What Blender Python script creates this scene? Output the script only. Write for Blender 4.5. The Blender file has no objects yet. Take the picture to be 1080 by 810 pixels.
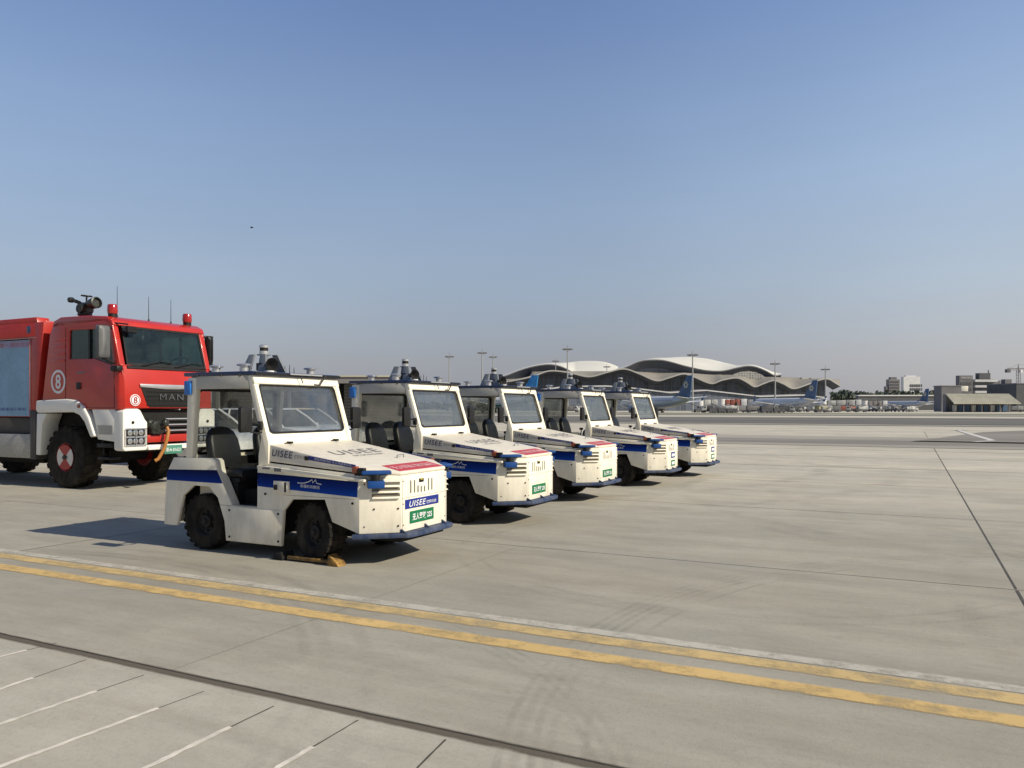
import bpy, bmesh, math, random
from mathutils import Vector, Matrix
random.seed(7)
R = math.radians
sc = bpy.context.scene
COL = sc.collection

# ------------------------------------------------------------------ measures
F, CAMH, HZ = 830.0, 1.65, 430.0          # focal length and horizon in photo pixels
def at(px, py, Y): return Vector(((px-540)/F*Y, Y, CAMH+(HZ-py)/F*Y))
def gnd(px, py):
    t = CAMH*F/(py-HZ); return Vector(((px-540)/F*t, t, 0))
AZ = math.atan2(F, 1640)                   # heading of every parked vehicle and slab joint
D = Vector((math.cos(AZ), -math.sin(AZ), 0)); N = Vector((math.sin(AZ), math.cos(AZ), 0))
OT = gnd(212, 580)                         # near rear wheel of the first tug

# ------------------------------------------------------------------ materials
def nodes(m):
    m.use_nodes = True; nt = m.node_tree; nt.nodes.clear(); return nt, nt.nodes, nt.links
def mat(name, col, rough=.5, metal=0, var=.12, scale=6, bump=0, bscale=60, dirt=0, dirtcol=(.12,.1,.08), spec=.5, coat=0, stretch=(1,1,1)):
    m = bpy.data.materials.new(name); nt, n, l = nodes(m)
    o = n.new('ShaderNodeOutputMaterial'); p = n.new('ShaderNodeBsdfPrincipled'); l.new(p.outputs[0], o.inputs[0])
    tc = n.new('ShaderNodeTexCoord'); mp = n.new('ShaderNodeMapping'); mp.inputs['Scale'].default_value = stretch
    l.new(tc.outputs['Object'], mp.inputs[0])
    oi = n.new('ShaderNodeObjectInfo'); rv = n.new('ShaderNodeVectorMath'); rv.operation = 'SCALE'; rv.inputs[0].default_value = (17, 9, 5); l.new(oi.outputs['Random'], rv.inputs[3]); l.new(rv.outputs[0], mp.inputs['Location'])
    nz = n.new('ShaderNodeTexNoise'); nz.inputs['Scale'].default_value = scale; nz.inputs['Detail'].default_value = 6
    l.new(mp.outputs[0], nz.inputs['Vector'])
    r = n.new('ShaderNodeValToRGB'); r.color_ramp.elements[0].position = .3; r.color_ramp.elements[1].position = .7
    r.color_ramp.elements[0].color = (*[c*(1-var) for c in col], 1); r.color_ramp.elements[1].color = (*[min(1, c*(1+var)) for c in col], 1)
    l.new(nz.outputs[0], r.inputs[0]); out = r.outputs[0]
    if dirt:
        n2 = n.new('ShaderNodeTexNoise'); n2.inputs['Scale'].default_value = 2.3; n2.inputs['Detail'].default_value = 9; n2.inputs['Roughness'].default_value = .7
        mp2 = n.new('ShaderNodeMapping'); mp2.inputs['Scale'].default_value = (2, 2, .7); l.new(tc.outputs['Object'], mp2.inputs[0]); l.new(rv.outputs[0], mp2.inputs['Location']); l.new(mp2.outputs[0], n2.inputs['Vector'])
        sx = n.new('ShaderNodeSeparateXYZ'); l.new(tc.outputs['Object'], sx.inputs[0])
        mr = n.new('ShaderNodeMapRange'); mr.inputs[1].default_value = 1.1; mr.inputs[2].default_value = .1; mr.inputs[3].default_value = .25; mr.inputs[4].default_value = 1.2
        l.new(sx.outputs[2], mr.inputs[0])
        r2 = n.new('ShaderNodeMapRange'); r2.inputs[1].default_value = .42; r2.inputs[2].default_value = .75; l.new(n2.outputs[0], r2.inputs[0])
        mu = n.new('ShaderNodeMath'); mu.operation = 'MULTIPLY'; l.new(mr.outputs[0], mu.inputs[0]); l.new(r2.outputs[0], mu.inputs[1])
        mu2 = n.new('ShaderNodeMath'); mu2.operation = 'MULTIPLY'; mu2.inputs[1].default_value = dirt; l.new(mu.outputs[0], mu2.inputs[0])
        mx = n.new('ShaderNodeMixRGB'); mx.inputs[2].default_value = (*dirtcol, 1); l.new(mu2.outputs[0], mx.inputs[0]); l.new(out, mx.inputs[1]); out = mx.outputs[0]
    l.new(out, p.inputs['Base Color'])
    p.inputs['Roughness'].default_value = rough; p.inputs['Metallic'].default_value = metal
    p.inputs['Specular IOR Level'].default_value = spec; p.inputs['Coat Weight'].default_value = coat; p.inputs['Coat Roughness'].default_value = .12
    if bump:
        nb = n.new('ShaderNodeTexNoise'); nb.inputs['Scale'].default_value = bscale; nb.inputs['Detail'].default_value = 4; l.new(tc.outputs['Object'], nb.inputs['Vector'])
        b = n.new('ShaderNodeBump'); b.inputs['Strength'].default_value = bump; b.inputs['Distance'].default_value = .01
        l.new(nb.outputs[0], b.inputs['Height']); l.new(b.outputs[0], p.inputs['Normal'])
    return m
def glass(name, tint=(.75,.8,.8), refl=.9, dark=0.0, dcol=(.05,.06,.06), lo=.045, hi=.6):
    m = bpy.data.materials.new(name); nt, n, l = nodes(m)
    o = n.new('ShaderNodeOutputMaterial'); t = n.new('ShaderNodeBsdfTransparent'); t.inputs[0].default_value = (*tint, 1)
    g = n.new('ShaderNodeBsdfGlossy'); g.inputs[0].default_value = (refl, refl, refl, 1); g.inputs['Roughness'].default_value = .02
    lw = n.new('ShaderNodeLayerWeight'); lw.inputs[0].default_value = .22
    mr = n.new('ShaderNodeMapRange'); mr.inputs[3].default_value = lo; mr.inputs[4].default_value = hi; l.new(lw.outputs['Fresnel'], mr.inputs[0])
    d = n.new('ShaderNodeBsdfDiffuse'); d.inputs[0].default_value = (*dcol, 1)
    m1 = n.new('ShaderNodeMixShader'); tcg = n.new('ShaderNodeTexCoord'); zg = n.new('ShaderNodeTexNoise'); zg.inputs['Scale'].default_value = 3.5; zg.inputs['Detail'].default_value = 8; zg.inputs['Roughness'].default_value = .7; l.new(tcg.outputs['Object'], zg.inputs['Vector'])
    dg = n.new('ShaderNodeMapRange'); dg.inputs[1].default_value = .35; dg.inputs[2].default_value = .75; dg.inputs[3].default_value = dark*.5; dg.inputs[4].default_value = dark+.22; l.new(zg.outputs[0], dg.inputs[0]); l.new(dg.outputs[0], m1.inputs[0])
    bg_ = n.new('ShaderNodeBump'); bg_.inputs['Strength'].default_value = .04; bg_.inputs['Distance'].default_value = .02; l.new(zg.outputs[0], bg_.inputs['Height']); l.new(bg_.outputs[0], g.inputs['Normal'])
    l.new(t.outputs[0], m1.inputs[1]); l.new(d.outputs[0], m1.inputs[2])
    m2 = n.new('ShaderNodeMixShader'); l.new(mr.outputs[0], m2.inputs[0]); l.new(m1.outputs[0], m2.inputs[1]); l.new(g.outputs[0], m2.inputs[2])
    l.new(m2.outputs[0], o.inputs[0]); return m
def ramp_mat(name, axis, a, b, stops, rough=.4, coat=0):     # colour runs along one object axis
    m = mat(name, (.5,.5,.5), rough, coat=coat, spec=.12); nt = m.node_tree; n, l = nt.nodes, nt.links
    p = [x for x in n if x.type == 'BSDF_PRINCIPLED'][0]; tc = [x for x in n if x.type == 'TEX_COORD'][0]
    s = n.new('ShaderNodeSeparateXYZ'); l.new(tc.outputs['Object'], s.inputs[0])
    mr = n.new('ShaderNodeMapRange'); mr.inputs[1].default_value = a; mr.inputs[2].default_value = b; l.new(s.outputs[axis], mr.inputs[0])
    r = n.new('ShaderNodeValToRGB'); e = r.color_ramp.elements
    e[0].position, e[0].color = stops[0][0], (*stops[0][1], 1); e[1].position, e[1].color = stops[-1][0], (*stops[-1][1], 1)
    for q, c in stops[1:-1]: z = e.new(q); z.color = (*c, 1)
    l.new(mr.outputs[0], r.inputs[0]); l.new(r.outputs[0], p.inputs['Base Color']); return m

M = dict(
 white=mat('cream_paint', (.87,.83,.705), .5, var=.03, scale=3, dirt=.5, dirtcol=(.30,.27,.21), spec=.22),
 hood=mat('dusty_hood_paint', (.70,.66,.57), .55, var=.06, scale=9, dirt=.25, dirtcol=(.4,.36,.28)),
 lining=mat('cab_lining', (.5,.49,.45), .7, var=.08),
 mirrorgrey=mat('mirror_grey', (.10,.105,.11), .5), beaconblue=mat('beacon_blue', (.02,.16,.55), .35, var=.1), navy=mat('navy_roof_paint', (.012,.03,.10), .4, var=.2, coat=.3),
 blue=mat('blue_paint', (.008,.06,.24), .6, var=.2, spec=.3),
 bumper=mat('worn_blue_bumper', (.018,.04,.11), .6, var=.4, scale=20, dirt=.5, dirtcol=(.2,.2,.2)),
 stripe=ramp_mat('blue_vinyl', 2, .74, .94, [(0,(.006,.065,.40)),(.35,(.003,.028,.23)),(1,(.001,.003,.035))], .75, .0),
 black=mat('black_plastic', (.011,.011,.012), .5, var=.2, spec=.35),
 seat=mat('black_vinyl', (.012,.012,.013), .45, var=.3, bump=.15),
 rubber=mat('dusty_rubber', (.018,.016,.014), .9, var=.5, scale=8, bump=.4, bscale=40, spec=.2, dirt=.75, dirtcol=(.085,.07,.052)),
 rim=mat('dark_rim', (.025,.023,.021), .7, var=.4, metal=.2),
 chassis=mat('chassis_black', (.010,.010,.010), .9, var=.3),
 grey=mat('bracket_grey', (.20,.22,.24), .45, var=.1, metal=.3),
 silver=mat('silver_metal', (.62,.63,.64), .3, metal=.7, var=.05),
 offwhite=mat('offwhite_plastic', (.75,.75,.74), .4, var=.03),
 slot=mat('louver_shadow', (.16,.15,.12), .8),
 gap=mat('gap_black', (.01,.01,.01), .9),
 redsign=mat('red_sign', (.55,.05,.07), .5, var=.08), green=mat('green_plate', (.0,.16,.06), .5, var=.06),
 bluesign=mat('blue_sign', (.008,.025,.24), .45, var=.06), lettw=mat('letter_white', (.8,.82,.85), .5, var=.02),
 lettd=mat('letter_navy', (.02,.02,.10), .5), lettg=mat('letter_grey', (.17,.17,.19), .6), pink=mat('letter_pink', (.85,.55,.55), .6),
 amber=mat('amber_lens', (.32,.07,.03), .25, coat=.5), redlens=mat('red_lens', (.35,.01,.01), .2, coat=.6),
 yellowblk=mat('yellow_chock', (.24,.135,.03), .7, var=.7, scale=18, dirt=.8, dirtcol=(.05,.04,.03)),
 glass=glass('tug_glass', (.80,.82,.80), dark=.05, dcol=(.25,.25,.24)), tglass=glass('truck_glass', (.50,.60,.57), .8, .12, (.05,.08,.08)), sglass=glass('dark_glass', (.12,.14,.15), .7, .5),
 red=mat('fire_red', (.46,.022,.012), .34, var=.08, scale=2, coat=.4, dirt=.2, dirtcol=(.2,.05,.04)), redbox=mat('fire_red_box', (.40,.020,.012), .4, var=.1, coat=.2),
 twhite=mat('truck_white', (.86,.855,.80), .35, var=.03, coat=.3, dirt=.2, dirtcol=(.35,.33,.28)), lamp=mat('lamp_glass', (.6,.62,.62), .08, metal=.8, var=.3, scale=50),
 alu=mat('tread_plate', (.42,.41,.38), .45, metal=.5, var=.2, scale=30, bump=.6, bscale=90), bronze=mat('gunmetal', (.05,.055,.05), .4, metal=.6, var=.4, scale=25),
 orange=mat('orange_hose', (.36,.15,.03), .5), plate=mat('plate_green', (.06,.22,.16), .5), chrome=mat('chrome', (.7,.7,.7), .12, metal=1),
 carwhite=mat('car_white', (.78,.79,.8), .25, var=.02, coat=.7), tan=mat('beige_reflection_roof', (.55,.45,.30), .5), 
)

# banner on the fire engine: pale blue sheet with a faint route drawing
def banner_mat():
    m = mat('blue_banner', (.24,.42,.60), .5, var=.1, scale=2); nt = m.node_tree; n, l = nt.nodes, nt.links
    p = [x for x in n if x.type == 'BSDF_PRINCIPLED'][0]; base = p.inputs['Base Color'].links[0].from_socket; tc = [x for x in n if x.type == 'TEX_COORD'][0]
    v = n.new('ShaderNodeTexVoronoi'); v.feature = 'DISTANCE_TO_EDGE'; v.inputs['Scale'].default_value = 3.1; v.inputs['Randomness'].default_value = .8; l.new(tc.outputs['Object'], v.inputs['Vector'])
    lt = n.new('ShaderNodeMapRange'); lt.inputs[1].default_value = .012; lt.inputs[2].default_value = .03; lt.inputs[3].default_value = .45; lt.inputs[4].default_value = 0; l.new(v.outputs[0], lt.inputs[0])
    mx = n.new('ShaderNodeMixRGB'); mx.inputs[2].default_value = (.12,.25,.40,1); l.new(lt.outputs[0], mx.inputs[0]); l.new(base, mx.inputs[1])
    l.new(mx.outputs[0], p.inputs['Base Color']); return m
M['banner'] = banner_mat()

# ------------------------------------------------------------------ mesh builder
class MB:
    def __init__(s): s.bm = bmesh.new()
    def hull(s, P, faces):
        v = [s.bm.verts.new(p) for p in P]
        for f in faces:
            try: s.bm.faces.new([v[i] for i in f])
            except ValueError: pass
        return s
    def box(s, x0, x1, y0, y1, z0, z1):
        P = [(x,y,z) for z in (z0,z1) for y in (y0,y1) for x in (x0,x1)]
        return s.hull(P, [(0,2,3,1),(4,5,7,6),(0,1,5,4),(2,6,7,3),(0,4,6,2),(1,3,7,5)])
    def loft(s, rings, caps=True, closed=True):
        vs = [[s.bm.verts.new(p) for p in r] for r in rings]; n = len(rings[0])
        for a, b in zip(vs, vs[1:]):
            for i in range(n if closed else n-1):
                j = (i+1) % n
                try: s.bm.faces.new((a[i], a[j], b[j], b[i]))
                except ValueError: pass
        if caps and closed:
            for r in (vs[0], vs[-1]):
                try: s.bm.faces.new(r)
                except ValueError: pass
        return s
    def prism(s, poly, y0, y1):                 # profile in x,z run along y
        return s.loft([[(x,y0,z) for x,z in poly], [(x,y1,z) for x,z in poly]])
    def plan(s, poly, z0, z1):                  # outline in x,y run along z
        return s.loft([[(x,y,z0) for x,y in poly], [(x,y,z1) for x,y in poly]])
    def plate(s, outer, holes, fn, w0, w1):     # flat sheet with holes; fn(u,v,w) -> xyz
        sides = []
        for w in (w0, w1):
            ed = []; vv = []
            for loop in [outer]+list(holes):
                v = [s.bm.verts.new(fn(u,q,w)) for u,q in loop]
                vv.append(v); ed += [s.bm.edges.new((v[i], v[(i+1)%len(v)])) for i in range(len(v))]
            bmesh.ops.triangle_fill(s.bm, use_beauty=True, use_dissolve=False, edges=ed); sides.append(vv)
        for a, b in zip(*sides):
            for i in range(len(a)):
                j = (i+1) % len(a); s.bm.faces.new((a[i], a[j], b[j], b[i]))
        return s
    def cyl(s, p0, p1, r0, r1=None, seg=16, caps=True):
        r1 = r0 if r1 is None else r1; p0, p1 = Vector(p0), Vector(p1); ax = (p1-p0).normalized()
        u = ax.orthogonal().normalized(); w = ax.cross(u)
        return s.loft([[p+(u*math.cos(t)+w*math.sin(t))*r for t in [2*math.pi*i/seg for i in range(seg)]] for p, r in ((p0,r0),(p1,r1))], caps)
    def lathe(s, c, axis, prof, seg=24, caps=True):   # prof: (distance along axis, radius)
        c, ax = Vector(c), Vector(axis).normalized(); u = ax.orthogonal().normalized(); w = ax.cross(u)
        return s.loft([[c+ax*a+(u*math.cos(t)+w*math.sin(t))*r for t in [2*math.pi*i/seg for i in range(seg)]] for a, r in prof], caps)
    def tube(s, pts, r, seg=8):
        pts = [Vector(p) for p in pts]; rings = []; u = None
        for i, p in enumerate(pts):
            t = ((pts[min(i+1, len(pts)-1)]-pts[max(i-1, 0)])).normalized()
            u = t.orthogonal().normalized() if u is None else (u-t*u.dot(t)).normalized(); w = t.cross(u)
            rings.append([p+(u*math.cos(a)+w*math.sin(a))*r for a in [2*math.pi*k/seg for k in range(seg)]])
        return s.loft(rings)
    def torus(s, c, ax, Rr, r, seg=28, ms=8):
        c, ax = Vector(c), Vector(ax).normalized(); u = ax.orthogonal().normalized(); w = ax.cross(u); rings = []
        for i in range(seg+1):
            a = 2*math.pi*i/seg; e = u*math.cos(a)+w*math.sin(a)
            rings.append([c+e*(Rr+r*math.cos(b))+ax*r*math.sin(b) for b in [2*math.pi*k/ms for k in range(ms)]])
        return s.loft(rings, caps=False)
    def sheet(s, pts): return s.hull(pts, [tuple(range(len(pts)))])
    def build(s, name, material, parent=None, bevel=0, seg=2, smooth=38, loc=None, label=None):
        bm = s.bm
        bmesh.ops.remove_doubles(bm, verts=bm.verts, dist=1e-5)
        bmesh.ops.recalc_face_normals(bm, faces=bm.faces)
        if bevel:
            ed = [e for e in bm.edges if len(e.link_faces) == 2 and e.calc_face_angle(0) > R(28)]
            bmesh.ops.bevel(bm, geom=ed, offset=bevel, segments=seg, profile=.5, affect='EDGES', clamp_overlap=True)
        for f in bm.faces: f.smooth = True
        for e in bm.edges: e.smooth = len(e.link_faces) == 2 and e.calc_face_angle(0) < R(smooth)
        me = bpy.data.meshes.new(name); bm.to_mesh(me); bm.free()
        for q in (material if isinstance(material, (list, tuple)) else [material]): me.materials.append(q)
        o = bpy.data.objects.new(name, me); COL.objects.link(o)
        if loc is not None: o.location = loc
        if parent: o.parent = parent
        if label: o['label'] = label
        return o

def tag(o, label=None, cat=None, group=None, kind=None):
    if label: o['label'] = label
    if cat: o['category'] = cat
    if group: o['group'] = group
    if kind: o['kind'] = kind
    return o
def empty(name, loc=(0,0,0), rz=0, label=None, cat=None, group=None):
    o = bpy.data.objects.new(name, None); COL.objects.link(o); o.location = loc; o.rotation_euler = (0,0,rz); o.empty_display_size = .3
    return tag(o, label, cat, group)
def copy_tree(o, parent=None):
    kids = [c for c in bpy.data.objects if c.parent == o]
    c = o.copy(); COL.objects.link(c)
    if parent: c.parent = parent
    for k in kids: copy_tree(k, c)
    return c
def text(s, name, material, parent, origin, right, up, width=None, height=None, bold=.0, shear=0, depth=.0015, label=None, center=True, sp=1.0):
    c = bpy.data.curves.new('t', 'FONT'); c.body = s; c.shear = shear; c.offset = bold; c.extrude = 0
    c.resolution_u = 3; c.space_character = sp
    o = bpy.data.objects.new('t', c); COL.objects.link(o); bpy.context.view_layer.update()
    me = bpy.data.meshes.new_from_object(o); bpy.data.objects.remove(o)
    xs = [v.co.x for v in me.vertices]; ys = [v.co.y for v in me.vertices]
    w, h = max(xs)-min(xs), max(ys)-min(ys); k = (width/w) if width else (height/h); ky = (height/h) if height else k
    right, up = Vector(right).normalized(), Vector(up).normalized(); nn = right.cross(up)
    cx, cy = ((max(xs)+min(xs))/2, (max(ys)+min(ys))/2) if center else (min(xs), min(ys))
    for v in me.vertices:
        v.co = Vector(origin)+right*((v.co.x-cx)*k)+up*((v.co.y-cy)*ky)+nn*depth
    me.name = name; me.materials.clear(); me.materials.append(material)
    ob = bpy.data.objects.new(name, me); COL.objects.link(ob)
    if parent: ob.parent = parent
    if label: ob['label'] = label
    return ob
def rrect(x0, x1, z0, z1, r, n=4):
    P = []
    for cx, cz, a0 in ((x1-r, z0+r, -90), (x1-r, z1-r, 0), (x0+r, z1-r, 90), (x0+r, z0+r, 180)):
        for i in range(n+1):
            a = R(a0+90*i/n); P.append((cx+r*math.cos(a), cz+r*math.sin(a)))
    return P
def arc(cx, cz, r, a0, a1, n): return [(cx+r*math.cos(R(a0+(a1-a0)*i/n)), cz+r*math.sin(R(a0+(a1-a0)*i/n))) for i in range(n+1)]
XZ = lambda u, v, w: (u, w, v)
YZ = lambda u, v, w: (w, u, v)

# ------------------------------------------------------------------ ground
def concrete(name, base=(.378,.359,.303), rings=True, dark=1.0):
    m = bpy.data.materials.new(name); nt, n, l = nodes(m)
    o = n.new('ShaderNodeOutputMaterial'); p = n.new('ShaderNodeBsdfPrincipled'); l.new(p.outputs[0], o.inputs[0]); p.inputs['Roughness'].default_value = .88; p.inputs['Specular IOR Level'].default_value = .25
    g = n.new('ShaderNodeNewGeometry')
    rot = n.new('ShaderNodeMapping'); rot.inputs['Rotation'].default_value = (0, 0, AZ); l.new(g.outputs['Position'], rot.inputs[0])   # x along the slab joints
    def noise(scale, det, rough, st=(1,1,1)):
        mp = n.new('ShaderNodeMapping'); mp.inputs['Scale'].default_value = st; l.new(rot.outputs[0], mp.inputs[0])
        z = n.new('ShaderNodeTexNoise'); z.inputs['Scale'].default_value = scale; z.inputs['Detail'].default_value = det; z.inputs['Roughness'].default_value = rough
        l.new(mp.outputs[0], z.inputs['Vector']); return z.outputs[0]
    def mr(src, a, b, c, d):
        q = n.new('ShaderNodeMapRange'); q.inputs[1].default_value, q.inputs[2].default_value, q.inputs[3].default_value, q.inputs[4].default_value = a, b, c, d; l.new(src, q.inputs[0]); return q.outputs[0]
    def mul(a, b):
        q = n.new('ShaderNodeMath'); q.operation = 'MULTIPLY'; l.new(a, q.inputs[0])
        if isinstance(b, float): q.inputs[1].default_value = b
        else: l.new(b, q.inputs[1])
        return q.outputs[0]
    def tint(c1, fac, col):
        q = n.new('ShaderNodeMixRGB'); l.new(fac, q.inputs[0]); q.inputs[2].default_value = (*col, 1)
        if isinstance(c1, tuple): q.inputs[1].default_value = (*c1, 1)
        else: l.new(c1, q.inputs[1])
        return q.outputs[0]
    b = tuple(x*dark for x in base)
    c = tint(b, mr(noise(.35, 8, .6), .38, .68, 0, .85), tuple(x*.80 for x in b))
    c = tint(c, mr(noise(.12, 5, .55, (.5,1.6,1)), .5, .72, 0, .7), (b[0]*1.14, b[1]*1.11, b[2]*1.05))
    c = tint(c, mr(noise(1.5, 10, .72, (.3,1.3,1)), .47, .72, 0, .75), tuple(x*.66 for x in b))
    c = tint(c, mr(noise(.6, 8, .7, (.12,1.5,1)), .48, .66, 0, .55), (b[0]*.80, b[1]*.77, b[2]*.73))
    c = tint(c, mr(noise(.25, 6, .6, (.2,1,1)), .50, .66, 0, .6), (b[0]*1.20, b[1]*1.15, b[2]*1.08))
    c = tint(c, mr(noise(.9, 9, .7, (1,.3,1)), .52, .8, 0, .5), (b[0]*1.2, b[1]*1.19, b[2]*1.15))
    c = tint(c, mr(noise(3.2, 9, .75, (.22,1.2,1)), .52, .70, 0, .5), (b[0]*.74, b[1]*.70, b[2]*.66))
    c = tint(c, mr(noise(.8, 7, .65, (.3,1,1)), .55, .70, 0, .5), (b[0]*.98, b[1]*1.0, b[2]*1.06))
    c = tint(c, mr(noise(26, 4, .8), .5, .85, 0, .6), tuple(x*.55 for x in b))
    c = tint(c, mr(noise(5, 6, .75), .60, .74, 0, .35), tuple(x*.5 for x in b))
    if rings:
        sep = n.new('ShaderNodeSeparateXYZ'); l.new(g.outputs['Position'], sep.inputs[0]); fac = noise(1.1, 6, .6)
        grain = noise(40, 2, .5, (1,.25,1))
        for cx, cy, rr, w, st in [(2.6,9.2,3.0,.03,.22),(2.6,9.2,3.22,.03,.2),(6.5,11.5,3.1,.09,.28),(-6.4,3.9,5.2,.04,.35),(-6.4,3.9,5.34,.04,.3),(-6.4,3.9,5.6,.05,.3),
                                   (5.6,3.2,5.45,.022,.28),(5.6,3.2,5.53,.02,.4),(5.6,3.2,5.61,.022,.28),(5.6,3.2,5.69,.02,.4),(5.6,3.2,5.28,.02,.3),(-3.2,3.4,3.6,.02,.28),(-3.2,3.4,3.68,.02,.28),(-3.2,3.4,3.76,.02,.35),(12,14,7,.14,.25),(12,14,8.7,.14,.25),(-2,25,11,.2,.3),(-2,25,12.9,.2,.28),(14,2,9.5,.1,.25),(14,2,11.2,.1,.22),(22,30,15,.25,.3),(22,30,17,.25,.3)]:
            cb = n.new('ShaderNodeCombineXYZ'); cb.inputs[0].default_value = cx; cb.inputs[1].default_value = cy
            vd = n.new('ShaderNodeVectorMath'); vd.operation = 'DISTANCE'; cp = n.new('ShaderNodeCombineXYZ'); l.new(sep.outputs[0], cp.inputs[0]); l.new(sep.outputs[1], cp.inputs[1])
            l.new(cp.outputs[0], vd.inputs[0]); l.new(cb.outputs[0], vd.inputs[1])
            s1 = n.new('ShaderNodeMath'); s1.operation = 'SUBTRACT'; s1.inputs[1].default_value = rr; l.new(vd.outputs['Value'], s1.inputs[0])
            ab = n.new('ShaderNodeMath'); ab.operation = 'ABSOLUTE'; l.new(s1.outputs[0], ab.inputs[0])
            f = mul(mul(mr(ab.outputs[0], w*.5, w*1.5, st, 0), mr(fac, .42, .62, 0, 1)), mr(grain, .3, .6, .5, 1))
            c = tint(c, f, tuple(x*.42 for x in b))
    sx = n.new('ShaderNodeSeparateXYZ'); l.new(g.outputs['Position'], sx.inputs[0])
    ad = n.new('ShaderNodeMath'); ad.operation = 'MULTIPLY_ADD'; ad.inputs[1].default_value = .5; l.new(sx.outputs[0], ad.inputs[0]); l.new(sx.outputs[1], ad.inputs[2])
    k = mr(ad.outputs[0], 8, 27, 1.0, 1.45)          # sun glint and backscatter painted in: slab colour paler further out
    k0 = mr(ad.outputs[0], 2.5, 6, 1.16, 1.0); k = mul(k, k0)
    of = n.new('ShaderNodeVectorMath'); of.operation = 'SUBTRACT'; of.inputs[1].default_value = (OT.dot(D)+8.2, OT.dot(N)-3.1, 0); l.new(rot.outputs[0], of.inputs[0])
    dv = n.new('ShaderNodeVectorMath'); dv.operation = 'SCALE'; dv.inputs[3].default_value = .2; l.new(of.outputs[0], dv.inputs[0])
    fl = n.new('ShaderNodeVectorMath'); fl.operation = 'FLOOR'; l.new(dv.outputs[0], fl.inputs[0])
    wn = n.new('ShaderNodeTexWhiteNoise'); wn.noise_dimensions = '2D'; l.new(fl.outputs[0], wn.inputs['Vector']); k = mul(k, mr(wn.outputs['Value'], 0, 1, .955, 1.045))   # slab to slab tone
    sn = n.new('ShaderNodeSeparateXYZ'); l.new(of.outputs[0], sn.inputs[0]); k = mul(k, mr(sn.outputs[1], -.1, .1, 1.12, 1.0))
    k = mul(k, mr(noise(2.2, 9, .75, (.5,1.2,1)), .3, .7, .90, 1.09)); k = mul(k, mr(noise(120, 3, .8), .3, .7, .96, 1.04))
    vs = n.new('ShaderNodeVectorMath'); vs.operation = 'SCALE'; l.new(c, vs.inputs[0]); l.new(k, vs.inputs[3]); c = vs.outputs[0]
    l.new(c, p.inputs['Base Color'])
    bp = n.new('ShaderNodeBump'); bp.inputs['Strength'].default_value = .25; bp.inputs['Distance'].default_value = .01; l.new(noise(55, 5, .7), bp.inputs['Height']); l.new(bp.outputs[0], p.inputs['Normal'])
    return m
def flat_mat(name, col, var=.2, scale=.05, stretch=(1,1,1)):
    m = mat(name, col, .9, var=var, scale=scale, spec=.2, stretch=stretch); return m
def worn(name, col, lo, hi, scale=3.0, nc=None, hw=.1, top=.97):
    m = bpy.data.materials.new(name); nt, n, l = nodes(m)
    o = n.new('ShaderNodeOutputMaterial'); p = n.new('ShaderNodeBsdfPrincipled'); p.inputs['Roughness'].default_value = .8; p.inputs['Specular IOR Level'].default_value = .2
    t = n.new('ShaderNodeBsdfTransparent'); g = n.new('ShaderNodeNewGeometry')
    rot = n.new('ShaderNodeMapping'); rot.inputs['Rotation'].default_value = (0,0,AZ); rot.inputs['Scale'].default_value = (1,1,1); l.new(g.outputs['Position'], rot.inputs[0])
    z = n.new('ShaderNodeTexNoise'); z.inputs['Scale'].default_value = scale; z.inputs['Detail'].default_value = 12; z.inputs['Roughness'].default_value = .78; l.new(rot.outputs[0], z.inputs['Vector'])
    q = n.new('ShaderNodeMapRange'); q.inputs[1].default_value = lo; q.inputs[2].default_value = hi; q.inputs[3].default_value = top; q.inputs[4].default_value = .12; l.new(z.outputs[0], q.inputs[0])
    if nc is not None:
        sr = n.new('ShaderNodeSeparateXYZ'); l.new(rot.outputs[0], sr.inputs[0]); s1 = n.new('ShaderNodeMath'); s1.operation = 'SUBTRACT'; s1.inputs[1].default_value = OT.dot(N)+nc; l.new(sr.outputs[1], s1.inputs[0])
        s2 = n.new('ShaderNodeMath'); s2.operation = 'ABSOLUTE'; l.new(s1.outputs[0], s2.inputs[0])
        s3 = n.new('ShaderNodeMath'); s3.operation = 'MULTIPLY_ADD'; s3.inputs[1].default_value = min(.09, hw*.8); l.new(z.outputs[0], s3.inputs[0]); l.new(s2.outputs[0], s3.inputs[2])
        s4 = n.new('ShaderNodeMapRange'); s4.inputs[1].default_value = hw+min(.09, hw*.8)*.5-.008; s4.inputs[2].default_value = hw+min(.09, hw*.8)*.5+.022; s4.inputs[3].default_value = 1; s4.inputs[4].default_value = 0; l.new(s3.outputs[0], s4.inputs[0])
        s5 = n.new('ShaderNodeMath'); s5.operation = 'MULTIPLY'; l.new(q.outputs[0], s5.inputs[0]); l.new(s4.outputs[0], s5.inputs[1]); q = s5
    z2 = n.new('ShaderNodeTexNoise'); z2.inputs['Scale'].default_value = 1.2; z2.inputs['Detail'].default_value = 6; l.new(g.outputs['Position'], z2.inputs['Vector'])
    mx = n.new('ShaderNodeMixRGB'); mx.inputs[1].default_value = (*col,1); mx.inputs[2].default_value = (*[c*.72 for c in col],1); l.new(z2.outputs[0], mx.inputs[0]); l.new(mx.outputs[0], p.inputs['Base Color'])
    ms = n.new('ShaderNodeMixShader'); l.new(q.outputs[0], ms.inputs[0]); l.new(t.outputs[0], ms.inputs[1]); l.new(p.outputs[0], ms.inputs[2]); l.new(ms.outputs[0], o.inputs[0]); return m

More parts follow.
